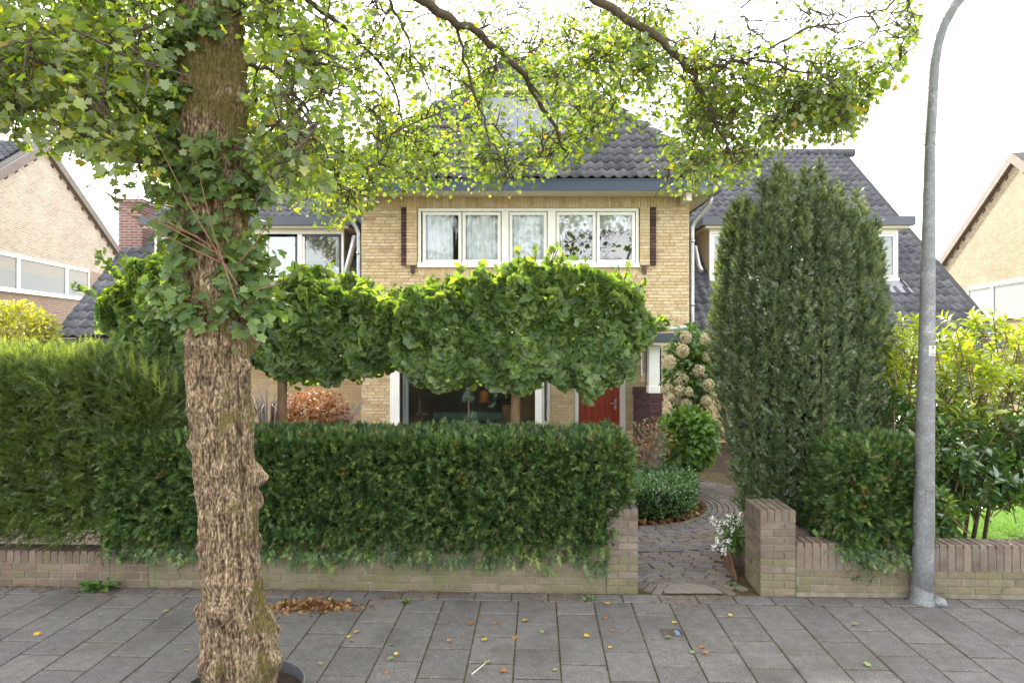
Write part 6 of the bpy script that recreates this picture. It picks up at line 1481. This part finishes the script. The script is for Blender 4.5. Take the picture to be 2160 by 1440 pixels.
for i in range(4):
    a = a0 + (.024 + .005 * i) / hr2; c = Vector((cx2 + (hr2 + .001) * math.cos(a), lpY + (hr2 + .001) * math.sin(a), zb_ + hgt * .82)); em.obox(c, (-math.sin(a), math.cos(a), 0), (math.cos(a), math.sin(a), 0), (0, 0, 1), .0011, .0006, hgt * .11)
a = a0 + .0315 / hr2; em.obox((cx2 + (hr2 + .001) * math.cos(a), lpY + (hr2 + .001) * math.sin(a), zb_ + hgt * .82), (-math.sin(a), math.cos(a), 0), (math.cos(a), math.sin(a), 0), (0, 0, 1), .009, .0006, hgt * .015)
em.build('emblem', M['black'], sk)
for py in (282, 306):
    for sx__ in (-1, 1):
        x, y, z = P(1962 + sx__ * 11, py, lpY); MB().tube([(x, y, z), (x + sx__ * .014, y, z)], .005, 6).build('stud', M['iron'], lpt)
    x, y, z = P(1962, py, lpY); MB().tube([(x, y - .032, z), (x, y - .044, z)], .005, 6).build('stud', M['iron'], lpt)
x, y, z = P(2400, -165, lpY); MB().lathe((x, y, z - .06), [(0, -.02), (.12, 0), (.14, .05), (.08, .1), (0, .11)], 18).build('lamp_head', M['zinc'], lpt)

# ------------------------------------------------------------------ SMALL THINGS ON THE PAVEMENT
uc = thing('service_cover', 'small cast iron service cover with blue tag set in the pavement', 'service cover', (cover_c[0], cover_c[1], 0))
cxx, cyy = cover_c[0], cover_c[1]; fr_ = MB()
for (x0, x1, y0, y1) in ((-.075, .075, -.06, -.048), (-.075, .075, .048, .06), (-.075, -.063, -.048, .048), (.063, .075, -.048, .048), (-.022, -.012, -.048, .048)): fr_.box(cxx + x0, cxx + x1, cyy + y0, cyy + y1, -.004, .006)
fr_.build('frame', M['iron'], uc); MB().box(cxx - .062, cxx - .023, cyy - .047, cyy + .047, -.004, .002).build('lid', M['iron'], uc)
MB().box(cxx - .011, cxx + .062, cyy - .047, cyy + .047, -.004, .001).build('base_plate', M['joint'], uc); MB().box(cxx + .02, cxx + .052, cyy - .044, cyy + .036, .0012, .0035).build('tag_plate', M['blue_plate'], uc)
# leaf pile and sweepings
def gpos(px, py, z=0.0):
    Y = (CAMZ - z) * 1440 / (py - 715); return (PX(px, Y), Y, z)
n = 620; c = np.array(gpos(665, 1279)); q = np.stack([c[0] + rng.normal(0, .17, n), c[1] + rng.normal(0, .055, n), np.zeros(n)], 1)
q[:, 2] = .004 + .05 * rng.random(n) * np.exp(-((q[:, 0] - c[0]) / .2) ** 2 - ((q[:, 1] - c[1]) / .07) ** 2)
o = foliage('leaf_pile', MAPLE_S, q, rng.normal(0, 1, (n, 3)) * np.array([1, 1, .35]), np.tile([0., 0., 1.], (n, 1)) + rng.normal(0, .5, (n, 3)), rng.uniform(.018, .042, n), M['litter'], None); tag(o, 'small heap of dry brown leaves swept beside the trunk', 'leaf pile')
n = 3000; t = rng.random(n); pxs = rng.uniform(0, 1560, n); s_ = np.array([sx(v) for v in pxs])
tt = -np.abs(rng.normal(.05, .12, n)) - .01; q, m = to_street(np.stack([s_, tt, np.full(n, .004)], 1), np.tile([0., 0., 1.], (n, 1)))
clump = fbm(np.stack([s_ * 2, tt * 3, tt * 0], 1), 1.6, 7) > .1
foliage('leaf_litter', ELL, q[clump], rng.normal(0, 1, (clump.sum(), 3)) * np.array([1, 1, .15]), m[clump] + rng.normal(0, .3, (clump.sum(), 3)), rng.uniform(.008, .024, clump.sum()), M['litter'], None)
lf = {}
for nm in ('yellow_leaf', 'brown_leaf', 'green_leaf'): lf[nm] = mesh_np('fallen_leaf', MAPLE_S[0] * np.array([1, 1, 1.6]), MAPLE_S[1], M[nm])
spots = [('yellow_leaf', (78, 1336), (740, 1343), (1105, 1308), (1015, 1352), (838, 1383), (1287, 1365), (1275, 1274), (748, 1333), (1545, 1300), (1428, 1315), (1242, 1345), (920, 1290), (300, 1262), (1575, 1330), (1160, 1305), (1135, 1260), (540, 1300), (1030, 1410)),
         ('brown_leaf', (998, 1317), (1060, 1420), (951, 1354), (1048, 1316), (1282, 1305), (1296, 1332), (1482, 1369), (1486, 1381), (1092, 1346), (820, 1420), (1020, 1300), (1690, 1352), (760, 1445 - 10), (1365, 1357), (890, 1300)),
         ('green_leaf', (390, 1375), (830, 1361), (738, 1354), (208, 1300), (350, 1288), (1172, 1412), (1032, 1400), (857, 1269), (1145, 1332), (1460, 1375), (1408, 1343), (820, 1419 - 30), (1802, 1316), (1831, 1400), (678, 1400))]
lab = {'yellow_leaf': ('yellow maple leaf lying on the grey pavement', 'yellow fallen leaves on the pavement'), 'brown_leaf': ('dry brown maple leaf lying on the grey pavement', 'brown fallen leaves on the pavement'), 'green_leaf': ('pale green leaf lying on the grey pavement', 'green fallen leaves on the pavement')}
for row in spots:
    for (px, py) in row[1::1] if row[0] == 'green_leaf' else row[1:12]:
        o = link('fallen_leaf', lf[row[0]]); g_ = gpos(px, py); o.location = (g_[0], g_[1], .014); o.scale = (random.uniform(.03, .055),) * 3; o.rotation_euler = (random.uniform(-.25, .25), random.uniform(-.25, .25), random.uniform(0, 6.3)); tag(o, lab[row[0]][0], 'fallen leaf', lab[row[0]][1])
# dandelion-like weed at the wall foot and small weeds
wd = thing('weed', 'leafy green weed sprawling at the foot of the left wall', 'weed', gpos(212, 1242))
c = np.array(gpos(212, 1242)); n = 46; a = rng.uniform(0, 2 * PI, n)
dv = np.stack([np.cos(a), np.sin(a) * .6, rng.uniform(.02, .5, n)], 1)
foliage('leaves', ELLB, c + dv * rng.uniform(0, .10, (n, 1)) + np.array([0, 0, .012]), dv, np.tile([0., -.3, 1.], (n, 1)) + rng.normal(0, .3, (n, 3)), rng.uniform(.05, .12, n), M['weed'], wd)
for (px, py, lbl) in ((1244, 1266, 'small green weed in the joint before the middle wall'), (855, 1272, 'tiny green weed in a pavement joint right of the leaf heap'), (2030, 1250, 'grass tuft at the wall foot right of the lamp post'), (1330 + 520, 1250, 'grass tuft at the wall foot left of the lamp post'), (1545, 1237, 'green weed growing at the foot of the right pier beside the path')):
    c = np.array(gpos(px, py)); gtuft = 'grass' in lbl; n = 90 if gtuft else 22
    a = rng.uniform(0, 2 * PI, n); dv = np.stack([np.cos(a) * .5, np.sin(a) * .5, rng.uniform(.3, 1.2, n)], 1)
    t_ = BLADE if gtuft else ELLB
    q = c + rng.normal(0, .05 if gtuft else .018, (n, 3)) * np.array([1, .35, 0]) + np.array([0, 0, .003])
    o = foliage('weed_tuft', t_, q, dv, rng.normal(0, .5, (n, 3)) + np.array([0, -.3, .8]), rng.uniform(.04, .10, n) if gtuft else rng.uniform(.025, .05, n), M['weed'], None, kind=None); tag(o, lbl, 'weed')
# pale stick
g0, g1 = gpos(995, 1423), gpos(1032, 1393); tag(MB().tube([(g0[0], g0[1], .006), (g1[0], g1[1], .006)], .003, 6).build('stick', M['cream']), 'thin pale stick lying on the pavement tiles', 'stick')
